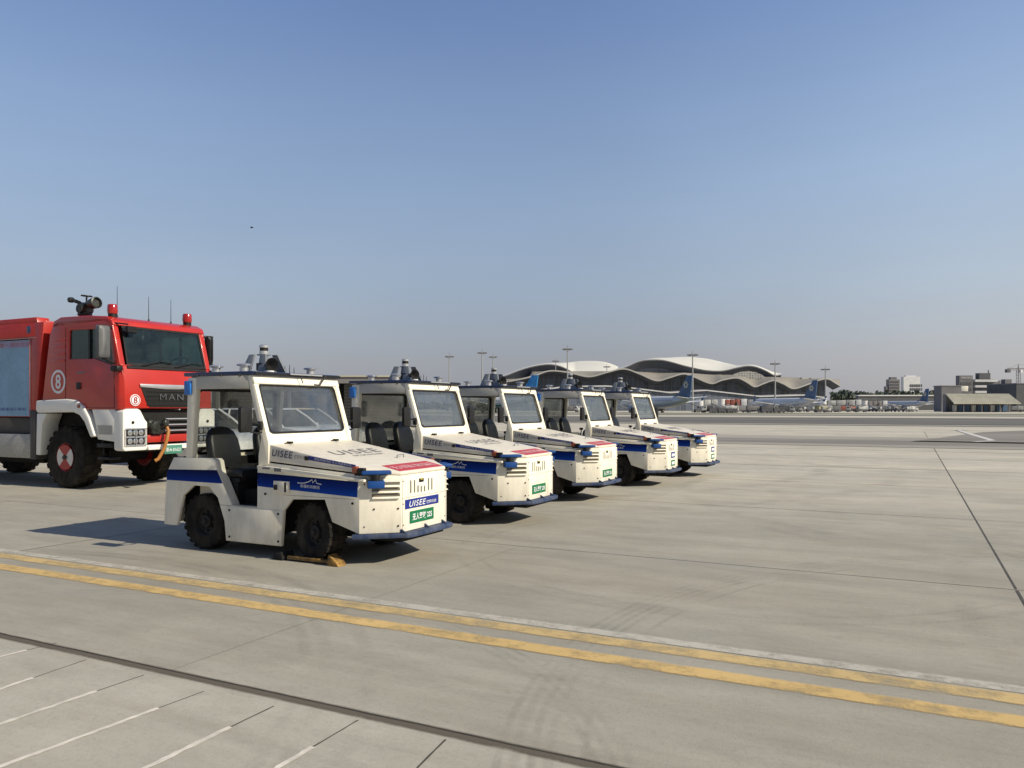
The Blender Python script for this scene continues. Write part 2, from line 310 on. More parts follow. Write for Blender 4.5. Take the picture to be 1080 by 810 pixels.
def gp(dd, nn, z=0): q = OT+D*dd+N*nn; return Vector((q.x, q.y, z))     # slab coordinates: along and across the joints
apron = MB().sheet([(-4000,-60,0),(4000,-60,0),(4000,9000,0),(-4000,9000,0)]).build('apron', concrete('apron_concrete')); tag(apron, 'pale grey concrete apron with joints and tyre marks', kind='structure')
def strip(name, m, d0, d1, n0, n1, z, wob=0, steps=1, label=None):
    b = MB(); P1 = []; P2 = []
    for i in range(steps+1):
        dd = d0+(d1-d0)*i/steps; w = random.uniform(-wob, wob)
        P1.append(gp(dd, n0+w, z)); P2.append(gp(dd, n1+w+random.uniform(-wob, wob)*.5, z))
    b.loft([P1, P2], caps=False, closed=False)
    return tag(b.build(name, m), label, kind='structure')
jm = mat('joint_sealant', (.075,.07,.06), .9, var=.3); jm2 = mat('joint_fine', (.13,.125,.11), .9, var=.3)
strip('slab_joint', worn('joint_wide', (.16,.14,.11), .5, .8, 6, -3.105, .030, .90), -14, 14, -3.20, -3.02, .003, .0, 20)
strip('slab_joint', mat('joint_edge', (.05,.045,.037), .9, var=.4, scale=6), -14, 14, -3.087, -3.076, .005, .004, 160)
for nn, w, mm in ((1.9,.006,jm),(6.9,.009,jm2),(12.0,.012,jm2),(17,.03,jm2),(22,.04,jm2),(27,.05,jm2)): strip('slab_joint', mm, -30, 60, nn-w, nn+w, .0015, .003, 60)
for dd, w, mm, a, b_ in ((8.2,.010,jm,-3.07,1.87),(8.2,.010,jm,1.93,55),(3.2,.0016,jm2,-3.07,1.87),(-1.8,.008,jm2,-3.07,1.87),(-6.8,.01,jm2,-3.07,1.87)):
    b = MB(); b.loft([[gp(dd-w, a, .0022), gp(dd-w*1.3, b_, .0022)], [gp(dd+w, a, .0022), gp(dd+w*1.3, b_, .0022)]], caps=False, closed=False); tag(b.build('slab_joint', mm), kind='structure')
yel = worn('worn_yellow_paint', (.76,.54,.23), .48, .72, 3.2, -1.625, .080, .95); yel2 = worn('worn_yellow_paint_upper', (.74,.55,.26), .45, .68, 3.0, -1.255, .080, .90); wht = worn('worn_white_paint', (.66,.63,.55), .46, .68, 4, -1.075, .06, .85)
tag(strip('yellow_line', yel, -14, 40, -1.78, -1.47, .004, .0, 20, 'lower of the two worn yellow lines across the apron'))
tag(strip('yellow_line', yel2, -14, 40, -1.42, -1.142, .004, .0, 20, 'upper faded yellow line beside the white edge'))
strip('white_line', wht, -14, 40, -1.14, -.95, .004, .0, 20, 'faded white line along the yellow pair')
# grooves in the near slab, partly filled with pale sealant
pale = mat('pale_sealant', (.66,.62,.54), .85, var=.18, scale=12); dk = mat('groove_dark', (.07,.065,.055), .9)
for (a, b1, e) in [((0,693),(28,686),(60,678)),((0,727),(35,715),(97,697)),((0,764),(102,729),(152,712)),((0,809),(167,747),(215,729)),((150,812),(243,767),(290,745)),((288,813),(330,788),(380,760)),((430,820),(435,815),(476,781))]:
    A, B, E_ = gnd(*a), gnd(*b1), gnd(*e); u = (B-A).normalized(); A = A-u*1.5; E_ = B+u*(E_-B).length; s = u.cross(Vector((0,0,1)))
    def q(P0, P1, w, z, m, k):
        bb = MB(); r1 = []; r2 = []
        for i in range(k+1):
            c = P0.lerp(P1, i/k); r1.append(c+s*(w*random.uniform(.6,1.1))+Vector((0,0,z))); r2.append(c-s*(w*random.uniform(.6,1.1))+Vector((0,0,z)))
        bb.loft([r1, r2], caps=False, closed=False); return tag(bb.build('slab_joint', m), kind='structure')
    q(A, E_, .006, .0015, dk if a[0] > 140 else jm2, 30); q(A, B, .019, .003, pale, 60)
# far pavement bands
def band(name, m, y0, y1, px=900, z=.01, x0=-600, x1=900, label=None):
    a, b = gnd(px, y0)-OT, gnd(px, y1)-OT; n0, n1 = a.dot(N), b.dot(N)
    return strip(name, m, x0, x1, n0, n1, z, 0, 1, label)
asph = flat_mat('old_asphalt', (.155,.15,.14), .3, .08, (.1,1.5,1)); asph2 = flat_mat('stained_pavement', (.25,.235,.21), .22, .25, (.1,1,1))
lightc = flat_mat('light_pavement', (.36,.35,.31), .15, .04); grass = flat_mat('dry_grass', (.15,.165,.10), .3, .2, (.3,1,1))
band('taxiway', asph, 447.6, 440.6, label='darker asphalt taxiway beyond the concrete apron')
band('taxiway_shoulder', flat_mat('shoulder', (.19,.185,.165), .2, .1, (.1,1,1)), 443.6, 442.6, z=.02)
band('taxiway_line', jm2, 448.9, 448.2, z=.014)
band('stained_strip', asph2, 468.5, 464, z=.016); band('stained_strip', flat_mat('stain_soft', (.34,.32,.28), .15, .3, (.1,1,1)), 471, 460.5, z=.012)
band('taxiway_edge', asph, 438.6, 437.6, z=.01); band('grass_verge', grass, 437.0, 436.0, z=.01)
MB().sheet([gnd(1036,456)+Vector((0,0,.016)), gnd(1110,453)+Vector((0,0,.016)), gnd(1110,469)+Vector((0,0,.016)), gnd(960,466)+Vector((0,0,.016))]).build('asphalt_patch', asph2)['kind'] = 'structure'
wl = mat('marking_white', (.6,.6,.57), .8)
for a, b in (((1010,454),(1047,465)),((1047,465.2),(1028,466.4)),((1020,453.6),(1004,454.4))):
    A, B = gnd(*a), gnd(*b); s = (B-A).normalized().cross(Vector((0,0,1)))*.16; z = Vector((0,0,.024))
    MB().sheet([A+s+z, B+s+z, B-s+z, A-s+z]).build('marking_line', wl)['kind'] = 'structure'

# ------------------------------------------------------------------ wheels
def wheel(parent, x, y, r, w, side, lugs, rimm, tyrem, rr, deco=None):
    """tyre with block tread, axis along y; side=-1 outer face towards -y"""
    c = Vector((x, y, r)); b = MB()
    prof = [(-w/2, rr), (-w/2-.008, rr+.3*(r-rr)), (-w/2, r*.93), (-w/2+.03, r*.975), (w/2-.03, r*.975), (w/2, r*.93), (w/2+.008, rr+.3*(r-rr)), (w/2, rr)]
    b.lathe(c, (0,1,0), prof, 40, caps=False)
    for i in range(lugs):
        for k, yy in enumerate((-1, 1)):
            a = 2*math.pi*(i+.5*k)/lugs; e = Vector((math.cos(a), 0, math.sin(a))); t = Vector((-math.sin(a), 0, math.cos(a)))
            tw = math.pi*r/lugs*.62
            P = []
            for rad in (r*.95, r):
                for (yy0, tt) in ((yy*w*.04, -.4*tw), (yy*w*.04, 1.2*tw), (yy*(w/2+.006), .8*tw), (yy*(w/2+.006), -.8*tw)):
                    P.append(c+e*(rad if not (abs(yy0) > w*.3 and rad == r) else r*.985)+t*tt+Vector((0, yy0, 0)))
            b.hull(P, [(0,1,2,3),(4,7,6,5),(0,4,5,1),(1,5,6,2),(2,6,7,3),(3,7,4,0)])
    ty = b.build('wheel', tyrem, parent, smooth=30)
    d = MB(); s = side; f = c+Vector((0, s*w/2, 0)); ax = Vector((0, s, 0))
    d.lathe(c, ax, [(w/2+.0, rr), (w/2-.015, rr*.93), (w/2-.06, rr*.86), (w/2-.075, rr*.5), (w/2-.03, rr*.42), (w/2-.02, rr*.2), (w/2-.02, .001)], 28, caps=False)
    d.lathe(c, -ax, [(w/2, rr), (w/2-.03, .01)], 20, caps=False)
    for i in range(8):
        a = 2*math.pi*i/8; e = Vector((math.cos(a), 0, math.sin(a)))
        d.cyl(c+ax*(w/2-.075)+e*rr*.62, c+ax*(w/2-.045)+e*rr*.62, rr*.07, seg=6)
    d.cyl(c+ax*(w/2-.04), c+ax*(w/2+.0), rr*.24, rr*.18, 14)
    d.build('rim', rimm, ty)
    return ty

# ------------------------------------------------------------------ tug
def make_tug():
    t = empty('baggage_tug')
    W = .73; ny = -W
    P = [(-.614,.26),(-.60,.55),(-.562,.89),(-.45,1.06),(.19,1.07),(.235,1.04),(.26,.93),(.49,.545),(.875,.545),(.88,1.0),(2.28,.905),(2.28,.35),(1.93,.45),(1.83,.68),(1.38,.66),(1.26,.53),(1.228,.139),(.40,.14),(.374,.36),(.27,.62),(.13,.74),(-.12,.745),(-.29,.62),(-.383,.31),(-.40,.26)]
    b = MB()
    for s in (-1, 1): b.plate(P, [], XZ, s*W, s*(W-.035))
    inner = W-.036
    def run(pl, th=.025):
        for (x0,z0),(x1,z1) in zip(pl, pl[1:]):
            v = Vector((x1-x0, 0, z1-z0)).normalized(); nn = Vector((v.z, 0, -v.x))*th
            b.prism([(x0,z0),(x1,z1),(x1+nn.x,z1+nn.z),(x0+nn.x,z0+nn.z)], -inner, inner)
    run([(-.606,.27),(-.592,.55),(-.555,.885),(-.447,1.05),(-.16,1.055)])
    for s in (-1, 1):
        pl_ = [(-.16,1.055),(.19,1.062),(.228,1.035),(.252,.93),(.48,.54)]
        for (x0,z0),(x1,z1) in zip(pl_, pl_[1:]):
            v = Vector((x1-x0, 0, z1-z0)).normalized(); nn = Vector((v.z, 0, -v.x))*.025
            b.prism([(x0,z0),(x1,z1),(x1+nn.x,z1+nn.z),(x0+nn.x,z0+nn.z)], s*inner, s*.60)
        b.prism([(-.16,1.03),(.19,1.04),(.225,.93),(.46,.54),(-.16,.54)], s*.60, s*.585)
    b.box(.485,.875,-inner,inner,.50,.537)
    b.box(.885,.93,-inner,inner,.54,1.2)
    b.prism([(.93,1.0),(2.2,.905),(2.2,.70),(.93,.70)], -inner, inner)
    # nose: front panel with chamfered corners
    b.plan([(2.2,-.69),(2.281,-W),(2.605,-.447),(2.605,.447),(2.281,W),(2.2,.69)], .35, .925)
    b.prism([(.93,.95),(.93,1.048),(2.2,.962),(2.2,.90)], -.712, .712)
    b.plan([(2.19,-.700),(2.262,-.712),(2.585,-.437),(2.585,.437),(2.262,.712),(2.19,.700)], .92, .946)
    # raised lip along the shoulders
    for s in (-1, 1): b.prism([(.90,1.012),(2.27,.925),(2.36,.915),(2.36,.89),(.90,.98)], min(s*(W+.028), s*(W-.04)), max(s*(W+.028), s*(W-.04)))
    # sill step panel standing slightly proud
    for s in (-1, 1): b.plate([(.42,.525),(1.255,.525),(1.225,.15),(.415,.15)], [], XZ, s*(W+.001), s*(W+.008))
    body = b.build('body', M['white'], t, bevel=.006)
    # panel seams and louvres on the nose
    d = MB()
    ch = lambda s: (Vector((2.281, s*W, 0)), Vector((2.605, s*.447, 0)))
    g = MB()
    for s in (-1, 1):
        A, B = ch(s); u = (B-A); nn = Vector((u.y, -u.x, 0)).normalized()*(1 if s < 0 else -1)
        nn = Vector((abs(nn.x), s*abs(nn.y), 0))
        for z in (.845, .785, .725):
            p0, p1 = A+u*.30, A+u*.97; zz = Vector((0,0,z))
            d = MB(); g = MB()
            d.hull([p0+zz+nn*.003, p1+zz+nn*.003, p1+zz+nn*.003+Vector((0,0,.034)), p0+zz+nn*.003+Vector((0,0,.034)), p0+zz-nn*.01, p1+zz-nn*.01, p1+zz-nn*.01+Vector((0,0,.034)), p0+zz-nn*.01+Vector((0,0,.034))], [(0,1,2,3),(4,7,6,5),(0,4,5,1),(3,2,6,7),(0,3,7,4),(1,5,6,2)])
            za = Vector((0,0,z-.016))
            g.hull([p0+za, p1+za, p1+za+Vector((0,0,.018)), p0+za+Vector((0,0,.018)), p0+za+nn*.03, p1+za+nn*.03, p1+za+nn*.012+Vector((0,0,.018)), p0+za+nn*.012+Vector((0,0,.018))], [(0,3,2,1),(4,5,6,7),(0,1,5,4),(3,7,6,2),(0,4,7,3),(1,2,6,5)])
            vt = d.build('vent', M['slot'], t); g.build('louver', M['white'], vt, bevel=.003)
    d = MB()
    for y, z0, z1 in ((.458,.74,.88),(.53,.74,.878),(.597,.735,.815),(.66,.735,.805),(.724,.735,.80),(.805,.74,.877),(.871,.74,.874)):
        d.plate(rrect(y-W-.012, y-W+.012, z0, z1, .011, 3), [], YZ, 2.60, 2.6075)
    d.build('grille_slots', M['slot'], t)
    d = MB(); d.box(2.60,2.607, -.428,-.424,.36,.915); d.box(2.60,2.607,.424,.428,.36,.915); d.box(2.6,2.607,-.424,.424,.70,.703); d.build('panel_seam', M['slot'], t)
    MB().box(2.600,2.612,-.115,-.025,.845,.885).build('badge', M['black'], t, bevel=.004)
    MB().box(2.609,2.616,-.095,-.05,.872,.882).build('badge', mat('badge_yellow', (.6,.5,.05), .4), t)
    # hood
    def hz(x): return 1.247+(x-1.02)*(1.03-1.247)/1.25 if x < 2.27 else 1.03-(x-2.27)*.15
    def hb(x): return 1.06+(x-1.02)*(.972-1.06)/1.25 if x < 2.27 else .972-(x-2.27)*.09
    pl = [(1.02,-.715),(2.27,-.715),(2.60,-.44),(2.60,.44),(2.27,.715),(1.02,.715)]
    b = MB(); bt = [b.bm.verts.new((x,y,hb(x))) for x,y in pl]; tp = [b.bm.verts.new((x,y*.985,hz(x))) for x,y in pl]
    for i in range(6): b.bm.faces.new((bt[i], bt[(i+1)%6], tp[(i+1)%6], tp[i]))
    b.bm.faces.new((tp[0],tp[1],tp[4],tp[5])); b.bm.faces.new((tp[1],tp[2],tp[3],tp[4])); b.bm.faces.new((bt[0],bt[5],bt[4],bt[1])); b.bm.faces.new((bt[1],bt[4],bt[3],bt[2]))
    hood = b.build('hood', M['hood'], t, bevel=.012, seg=3)
    b = MB(); q = [(1.0,-.695),(2.26,-.695),(2.575,-.425),(2.575,.425),(2.26,.695),(1.0,.695)]
    b.loft([[(x,y,.88) for x,y in q], [(x,y,hb(x)+.004) for x,y in q]]); b.build('gasket', M['gap'], t)
    # fold line and printing on the hood
    text('UISEE', 'lettering', M['lettg'], hood, (1.62,.06,hz(1.62)), (0,1,0), (-1,0,.1736), width=.86, height=.20, bold=.005, shear=.25, sp=1.12, depth=.003)
    text('驭势科技', 'lettering', M['lettg'], hood, (1.80,.06,hz(1.80)), (0,1,0), (-1,0,.1736), width=.55, height=.06, depth=.003)
    sgn = MB(); z = lambda x: hz(x)+.003
    sgn.hull([(2.29,-.36,z(2.29)),(2.575,-.43,z(2.575)),(2.575,.43,z(2.575)),(2.29,.50,z(2.29)),(2.29,-.36,z(2.29)-.002),(2.575,-.43,z(2.575)-.002),(2.575,.43,z(2.575)-.002),(2.29,.50,z(2.29)-.002)], [(0,1,2,3),(4,7,6,5),(0,4,5,1),(1,5,6,2),(2,6,7,3),(3,7,4,0)])
    t['_banner'] = 1
    ban = sgn.build('banner', M['redsign'], hood)
    text('无人驾驶 请勿靠近', 'lettering', M['pink'], ban, (2.435,.03,hz(2.435)), (0,1,0), (-1,0,.15), width=.78, height=.13, depth=.005, bold=.01)
    for s in (-1, 1):
        text('UISEE', 'lettering', M['lettd'], hood, (1.23, s*.716, 1.145), (-s,0,.075*s), (0,0,1), width=.30, height=.075, bold=.004, shear=.25, sp=1.15, depth=.004)
        text('驭势科技', 'lettering', M['lettg'], hood, (1.475, s*.716, 1.118), (-s,0,.075*s), (0,0,1), width=.16, height=.04, depth=.004)
        lb = MB(); lb.prism([(1.60,1.135),(2.22,1.058),(2.22,1.025),(1.60,1.09)], s*.708, s*.719); lb = lb.build('side_label', M['bluesign'], hood)
        text('智能驾驶科技 无人驾驶牵引车', 'lettering', M['lettw'], lb, (1.93, s*.720, 1.077), (-s,0,.115*s), (0,0,1), width=.5, height=.024, depth=.002)
        MB().box(1.545,1.59,s*.70,s*.726,1.085,1.13).build('latch', M['black'], hood, bevel=.005)
    b = MB(); b.tube([(2.05,.27,hz(2.05)-.01),(2.05,.27,hz(2.05)+.035),(2.05,.40,hz(2.05)+.035),(2.05,.40,hz(2.05)-.01)], .006); b.build('hood_handle', M['grey'], hood)
    for y in (-.42, .38):
        b = MB(); b.box(.985,1.05,y-.055,y+.055,1.225,1.255); b.box(1.02,1.10,y-.012,y+.02,1.245,1.268); b.build('hinge', M['black'], t, bevel=.004)
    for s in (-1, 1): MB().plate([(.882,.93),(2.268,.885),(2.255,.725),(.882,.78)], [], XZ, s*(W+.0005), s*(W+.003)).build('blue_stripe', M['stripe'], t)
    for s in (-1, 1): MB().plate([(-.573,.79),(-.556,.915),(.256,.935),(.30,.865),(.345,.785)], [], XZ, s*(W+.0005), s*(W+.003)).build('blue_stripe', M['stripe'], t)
    for s in (-1, 1):
        e = MB(); yy = s*(W+.004)
        pts = [(1.46,.842),(1.55,.842),(1.62,.862),(1.66,.885),(1.67,.85),(1.71,.886),(1.72,.85),(1.79,.838)]
        if s > 0: pts = [(3.25-x, z_) for x, z_ in pts]
        e.tube([(x, yy, z_) for x, z_ in pts], .005, 5); e.build('emblem', M['lettw'], t)
        text('新疆机场集团', 'lettering', M['lettw'], t, (1.63, s*(W+.003), .808), (-s,0,.03*s), (0,0,1), width=.26, height=.035, depth=.002)
    b = MB(); b.box(1.13,1.35,-W-.022,-W,.72,.852); b.build('switch_box', M['white'], t, bevel=.006)
    MB().box(1.145,1.19,-W-.035,-W-.02,.755,.81).build('switch', M['black'], t, bevel=.004); MB().box(1.29,1.315,-W-.026,-W-.02,.735,.84).build('switch', M['black'], t)
    MB().box(1.15,1.25,-W-.031,-W-.0275,.955,.992).build('data_plate', M['lettg'], t); MB().box(.98,1.09,-W-.031,-W-.0275,.975,.995).build('data_plate', M['lettg'], t)
    for x, z_ in ((.46,.49),(.46,.19),(1.19,.49),(1.19,.19),(1.0,.70),(2.2,.66)):
        MB().cyl((x,-W-.003,z_),(x,-W-.014,z_),.013,seg=10).build('bolt', M['black'], t)
    for s in (-1, 1):
        A, B = ch(s)
        for f_, z_ in ((.35,.60),(.12,.86),(.12,.42),(.93,.42),(.93,.60)):
            c = A.lerp(B, f_); nn = Vector((.656, s*.755, 0)); MB().cyl((c.x,c.y,z_), (c.x+nn.x*.008,c.y+nn.y*.008,z_), .010 if f_ > .3 else .007, seg=8).build('bolt', M['black'], t)
    for y in (-.41,.41):
        for z_ in (.42,.64,.88): MB().cyl((2.604,y,z_),(2.611,y,z_),.007,seg=8).build('bolt', M['slot'], t)
    d = MB(); d.box(.30,.875,-W-.0012,-W,.538,.542); d.build('panel_seam', M['slot'], t)
    d = MB(); d.box(1.255,2.22,-W-.0012,-W,.700,.703); d.build('panel_seam', M['slot'], t)
    # cab
    b = MB()
    for s in (-1, 1):
        y0, y1 = s*(W-.005), s*(W-.075)
        b.prism([(-.257,1.05),(-.150,1.05),(-.085,1.86),(-.07,2.0),(-.222,2.0)], y0, y1)
        b.prism([(.725,2.012),(.80,2.0),(1.035,1.26),(1.035,1.03),(.885,1.0),(.885,1.12),(.925,1.32),(.76,1.86)], y0, s*(W-.065))
        MB().prism([(-.085,1.865),(-.085,2.015),(.73,2.015),(.75,1.865)], s*(W-.004), s*(W-.035)).build('side_rail', M['lining'], t, bevel=.004)  # white rail takes the darker lining colour, its shade put into the paint
    b.prism([(.735,2.015),(.80,2.015),(.835,1.925),(.80,1.90)], -W+.004, W-.004)
        # windscreen frame
    def ws(u, v, w): return (1.035-.252*v+w, u, 1.22+.78*v+w*.32)
    hole = rrect(-.655,.625,.19,.885,.07)
    b.plate([(-.665,-.02),(.665,-.02),(.665,.99),(-.665,.99)], [hole], ws, -.03, .002)
    b.box(.93,1.03,-W+.036,W-.036,1.0,1.23)
    # rear frame
    rw = lambda u, v, w: (-.20+.05*(v-1.1)+w, u, v)
    b.plate([(-.654,1.05),(.654,1.05),(.654,1.99),(-.654,1.99)], [rrect(-.645,.645,1.10,1.865,.07)], rw, -.012, .012)
    cab = b.build('cab_frame', M['white'], t, bevel=.008)
    b = MB(); b.plate(rrect(-.668,.638,.175,.90,.075), [rrect(-.645,.615,.202,.873,.065)], ws, .003, .012)
    b.plate(rrect(-.652,.652,1.09,1.88,.075), [rrect(-.628,.628,1.12,1.845,.06)], rw, -.018, .018); b.build('window_seal', M['black'], t)
    MB().plate(rrect(-.655,.625,.19,.885,.07), [], ws, -.010, -.006).build('windscreen', M['glass'], t)
    MB().plate(rrect(-.645,.645,1.10,1.865,.07), [], rw, -.002, .002).build('rear_window', M['glass'], t)
    MB().box(-.195,.72,-W+.04,W-.04,1.975,2.014).build('headliner', M['lining'], t)
    # roof
    b = MB(); b.box(-.275,.83,-W-.008,W+.008,2.016,2.060); b.build('roof', M['navy'], t, bevel=.006)
    b = MB(); b.box(.832,.85,-W,W,2.022,2.05); b.build('roof_trim', M['black'], t)
    for x in (-.05,.33,.62): MB().cyl((x,-W-.008,2.03),(x,-W-.016,2.01),.012,seg=8).build('bolt', M['black'], t)
    MB().box(-.250,-.145,-W-.03,-W-.002,1.80,1.965).build('beacon', M['beaconblue'], t, bevel=.01)
    MB().box(-.250,-.145,W+.002,W+.03,1.80,1.965).build('beacon', M['beaconblue'], t, bevel=.01)
    def disc(x, y, h=.10):
        b = MB(); b.lathe((x,y,2.057), (0,0,1), [(0,.06),(.01,.058),(.012,.05),(h-.03,.05),(h-.028,.08),(h-.012,.085),(h,.055),(h,.001)], 22); b.build('antenna_puck', M['silver'], t)
    disc(-.06,-.45); disc(.40,-.46,.11); disc(-.02,.58); disc(.60,.45)
    # sensor tower
    b = MB(); cx, cy = .26, 0
    for sx, sy in ((-1,-1),(1,-1),(1,1),(-1,1)):
        b.hull([(cx+sx*.14-.075,cy+sy*.17-.012,2.058),(cx+sx*.14+.075,cy+sy*.17-.012,2.058),(cx+sx*.09+.045,cy+sy*.10-.012,2.30),(cx+sx*.09-.045,cy+sy*.10-.012,2.30),
                (cx+sx*.14-.075,cy+sy*.17+.012,2.058),(cx+sx*.14+.075,cy+sy*.17+.012,2.058),(cx+sx*.09+.045,cy+sy*.10+.012,2.30),(cx+sx*.09-.045,cy+sy*.10+.012,2.30)], [(0,1,2,3),(4,7,6,5),(0,4,5,1),(2,6,7,3),(0,3,7,4),(1,5,6,2)])
    b.box(cx-.06,cx+.06,cy-.06,cy+.06,2.29,2.305); b.cyl((cx,cy,2.06),(cx,cy,2.31),.045,.04)
    tw = b.build('sensor_tower', M['grey'], t, bevel=.003)
    b = MB(); b.lathe((cx,cy,2.305), (0,0,1), [(0,.055),(.04,.055),(.041,.048)], 24); b.lathe((cx,cy,2.385), (0,0,1), [(0,.048),(.001,.056),(.03,.056),(.04,.04),(.041,.001)], 24); b.build('lidar', M['silver'], tw)
    MB().cyl((cx,cy,2.345),(cx,cy,2.386),.05,seg=24).build('lidar_window', M['black'], tw)
    for x, y, w in ((.47,-.33,.10),(.45,-.14,.07)): pass
    b = MB(); c0 = Vector((.36,-.10,2.15)); b.lathe(c0, (.93,-.3,.05), [(0,.03),(.07,.035),(.09,.03),(.16,.055),(.20,.088),(.205,.083),(.15,.04),(.12,.001)], 24, caps=False); b.cyl((.40,-.11,2.058),(.40,-.11,2.15),.02); b.box(.28,.37,-.15,-.05,2.10,2.19); b.build('loudspeaker', M['black'], t, bevel=.003)
    b = MB(); b.cyl((.62,-.28,2.058),(.62,-.28,2.085),.055,seg=18); b.build('camera_dome', M['offwhite'], t)
    for y, h in ((.16,.11),(.24,.13),(.32,.10)): MB().cyl((.45,y,2.055),(.45,y,2.055+h),.006,.003,6).build('whip_antenna', M['black'], t)
    b = MB(); b.box(.83,.87,-.20,.36,2.035,2.052); b.build('wiper_bar', M['silver'], t)
    b = MB(); b.tube([(.86,-.02,2.03),(.88,.0,1.94)], .006); b.tube([(.87,.42,2.04),(.88,.30,1.925),(.865,.22,1.93)], .009); b.build('wiper', M['black'], t)
    # mirrors
    for s in (-1, 1):
        b = MB(); b.tube([(.93,s*(W-.02),1.46),(.95,s*(W+.10),1.48),(.92,s*(W+.22),1.50)], .012); b.tube([(.93,s*(W-.02),1.38),(.95,s*(W+.09),1.37),(.92,s*(W+.20),1.40)], .010)
        m_ = b.build('mirror_arm', M['black'], t)
        b = MB(); b.loft([rrxyz for rrxyz in ([(x, s*(W+.22)+u, 1.52+v) for u, v in rrect(-w, w, -h, h, .03)] for x, w, h in ((.955,.045,.09),(.94,.082,.135),(.90,.085,.14)))]); b.build('mirror_housing', M['black'], m_)
        MB().plate(rrect(s*(W+.22)-.07, s*(W+.22)+.07, 1.39, 1.65, .02), [], YZ, .896, .899).build('mirror_glass', M['chrome'], m_)
        MB().box(.905,.96,min(s*(W+.0),s*(W+.035)),max(s*(W+.0),s*(W+.035)),1.40,1.50).build('camera', M['black'], t, bevel=.01)
    # interior
    b = MB(); b.box(-.16,-.14,-.585,.585,.54,1.05); b.box(-.14,.42,-.58,.58,.54,.80); b.build('seat_base', M['black'], t, bevel=.01)
    for y in (-.38, .36):
        b = MB(); b.loft([[(x, y+u, z_+v*1.0) for u, v in rrect(-.23,.23,-.055,.055,.05)] for x, z_ in ((.0,.86),(.06,.875),(.30,.885),(.46,.90),(.52,.885))]); b.box(.0,.45,y-.2,y+.2,.79,.84)
        st = b.build('seat', M['seat'], t, bevel=.01)
        b = MB(); rings = []
        for v_, w, th, xo in ((0,.20,.05,0),(.10,.225,.06,-.015),(.25,.235,.06,-.04),(.38,.225,.055,-.07),(.47,.19,.045,-.095),(.52,.12,.03,-.11),(.535,.03,.012,-.115)):
            rings.append([(.03+xo+u, y+q_, .89+v_) for u, q_ in rrect(-th, th, -w, w, min(th,.05)*.95)])
        b.loft(rings); b.build('backrest', M['seat'], st)
    b = MB(); b.prism([(.80,1.02),(.80,1.14),(.90,1.22),(1.02,1.24),(1.02,.9),(.9,.8)], -.62, .64); b.build('dashboard', M['black'], t, bevel=.015)
    b = MB(); ax = Vector((-.62,0,.78)); b.torus((.70,.36,1.27), ax, .16, .014); b.tube([(.70,.36,1.27),(.86,.36,1.06)], .025); 
    for a in (0, 2.2, 4.1):
        u = ax.normalized().orthogonal().normalized(); w = ax.normalized().cross(u); e = u*math.cos(a)+w*math.sin(a); b.tube([Vector((.70,.36,1.265)), Vector((.70,.36,1.27))+e*.16], .012, 6)
    b.build('steering_wheel', M['black'], t)
    b = MB(); b.box(.40,.62,-.10,.12,.54,.98); b.tube([(.5,.0,.98),(.53,.0,1.16)], .012); b.box(.49,.56,-.03,.03,1.15,1.20); b.build('console', M['black'], t, bevel=.012)
    MB().box(.50,.86,-.62,.62,.540,.548).build('floor_mat', M['rubber'], t)
    # bumper
    out = [(2.235,-.80),(2.62,-.49),(2.69,-.45),(2.715,-.36),(2.725,0),(2.715,.36),(2.69,.45),(2.62,.49),(2.235,.80)]
    inn = [(2.20,-.74),(2.54,-.45),(2.54,.45),(2.20,.74)]
    b = MB(); b.plan(out+inn[::-1], .295, .345); b.build('bumper', M['bumper'], t, bevel=.012)
    b = MB()
    for y in (-.447,.35,-.0): b.prism([(2.60,.345),(2.68,.345),(2.607,.385)], y-.01, y+.01)
    b.build('bumper_bracket', M['bumper'], t)
    b = MB(); b.box(1.95,2.58,-.42,.42,.24,.36); b.box(-.5,2.2,-.46,.46,.26,.70); b.box(-.58,.15,-.46,.46,.30,.95); b.box(1.2,2.2,-.46,.46,.5,.90); b.cyl((0,-.6,.32),(0,.6,.32),.06); b.cyl((1.65,-.6,.32),(1.65,.6,.32),.06)
    b.cyl((-.62,0,.38),(-.78,0,.38),.03); b.box(-.80,-.70,-.07,.07,.30,.46); b.build('chassis', M['chassis'], t)
    # corner sensors
    for s in (-1, 1):
        A = Vector((2.385, s*.665, 0)); nn = Vector((.656, s*.755, 0)); uu = Vector((.755, -s*.656, 0))
        def plate3(z0, z1, a, c_, d_):
            b = MB(); c1, c2_, c3, c4 = A-uu*a-nn*.05, A+uu*c_-nn*.05, A+uu*c_+nn*d_, A-uu*a+nn*d_
            return b.loft([[(c.x,c.y,z0) for c in (c1,c2_,c3,c4)], [(c.x,c.y,z1) for c in (c1,c2_,c3,c4)]])
        sp = plate3(.965,1.000,.10,.20,.085).build('sensor_bracket', M['blue'], t, bevel=.008)
        plate3(.825,.900,.04,.13,.10).build('sensor_shelf', M['blue'], sp, bevel=.006)
        c = A+nn*.04+uu*.04; MB().cyl((c.x,c.y,.895),(c.x,c.y,.968),.052,seg=20).build('sensor', M['black'], sp)
        x = 2.23; MB().box(x-.035,x+.03,min(s*.70,s*.745),max(s*.70,s*.745),.975,1.045).build('marker_lamp', M['amber'], t, bevel=.008)
        MB().box(x+.04,x+.12,min(s*.70,s*.75),max(s*.70,s*.75),.965,1.03).build('lamp_bracket', M['black'], t, bevel=.005)
    for x, r in ((0.0,.325),(1.655,.315)):
        for s in (-1, 1): wheel(t, x, s*.585, r, .22, s, 22, M['rim'], M['rubber'], .17)
    del t['_banner']
    return t

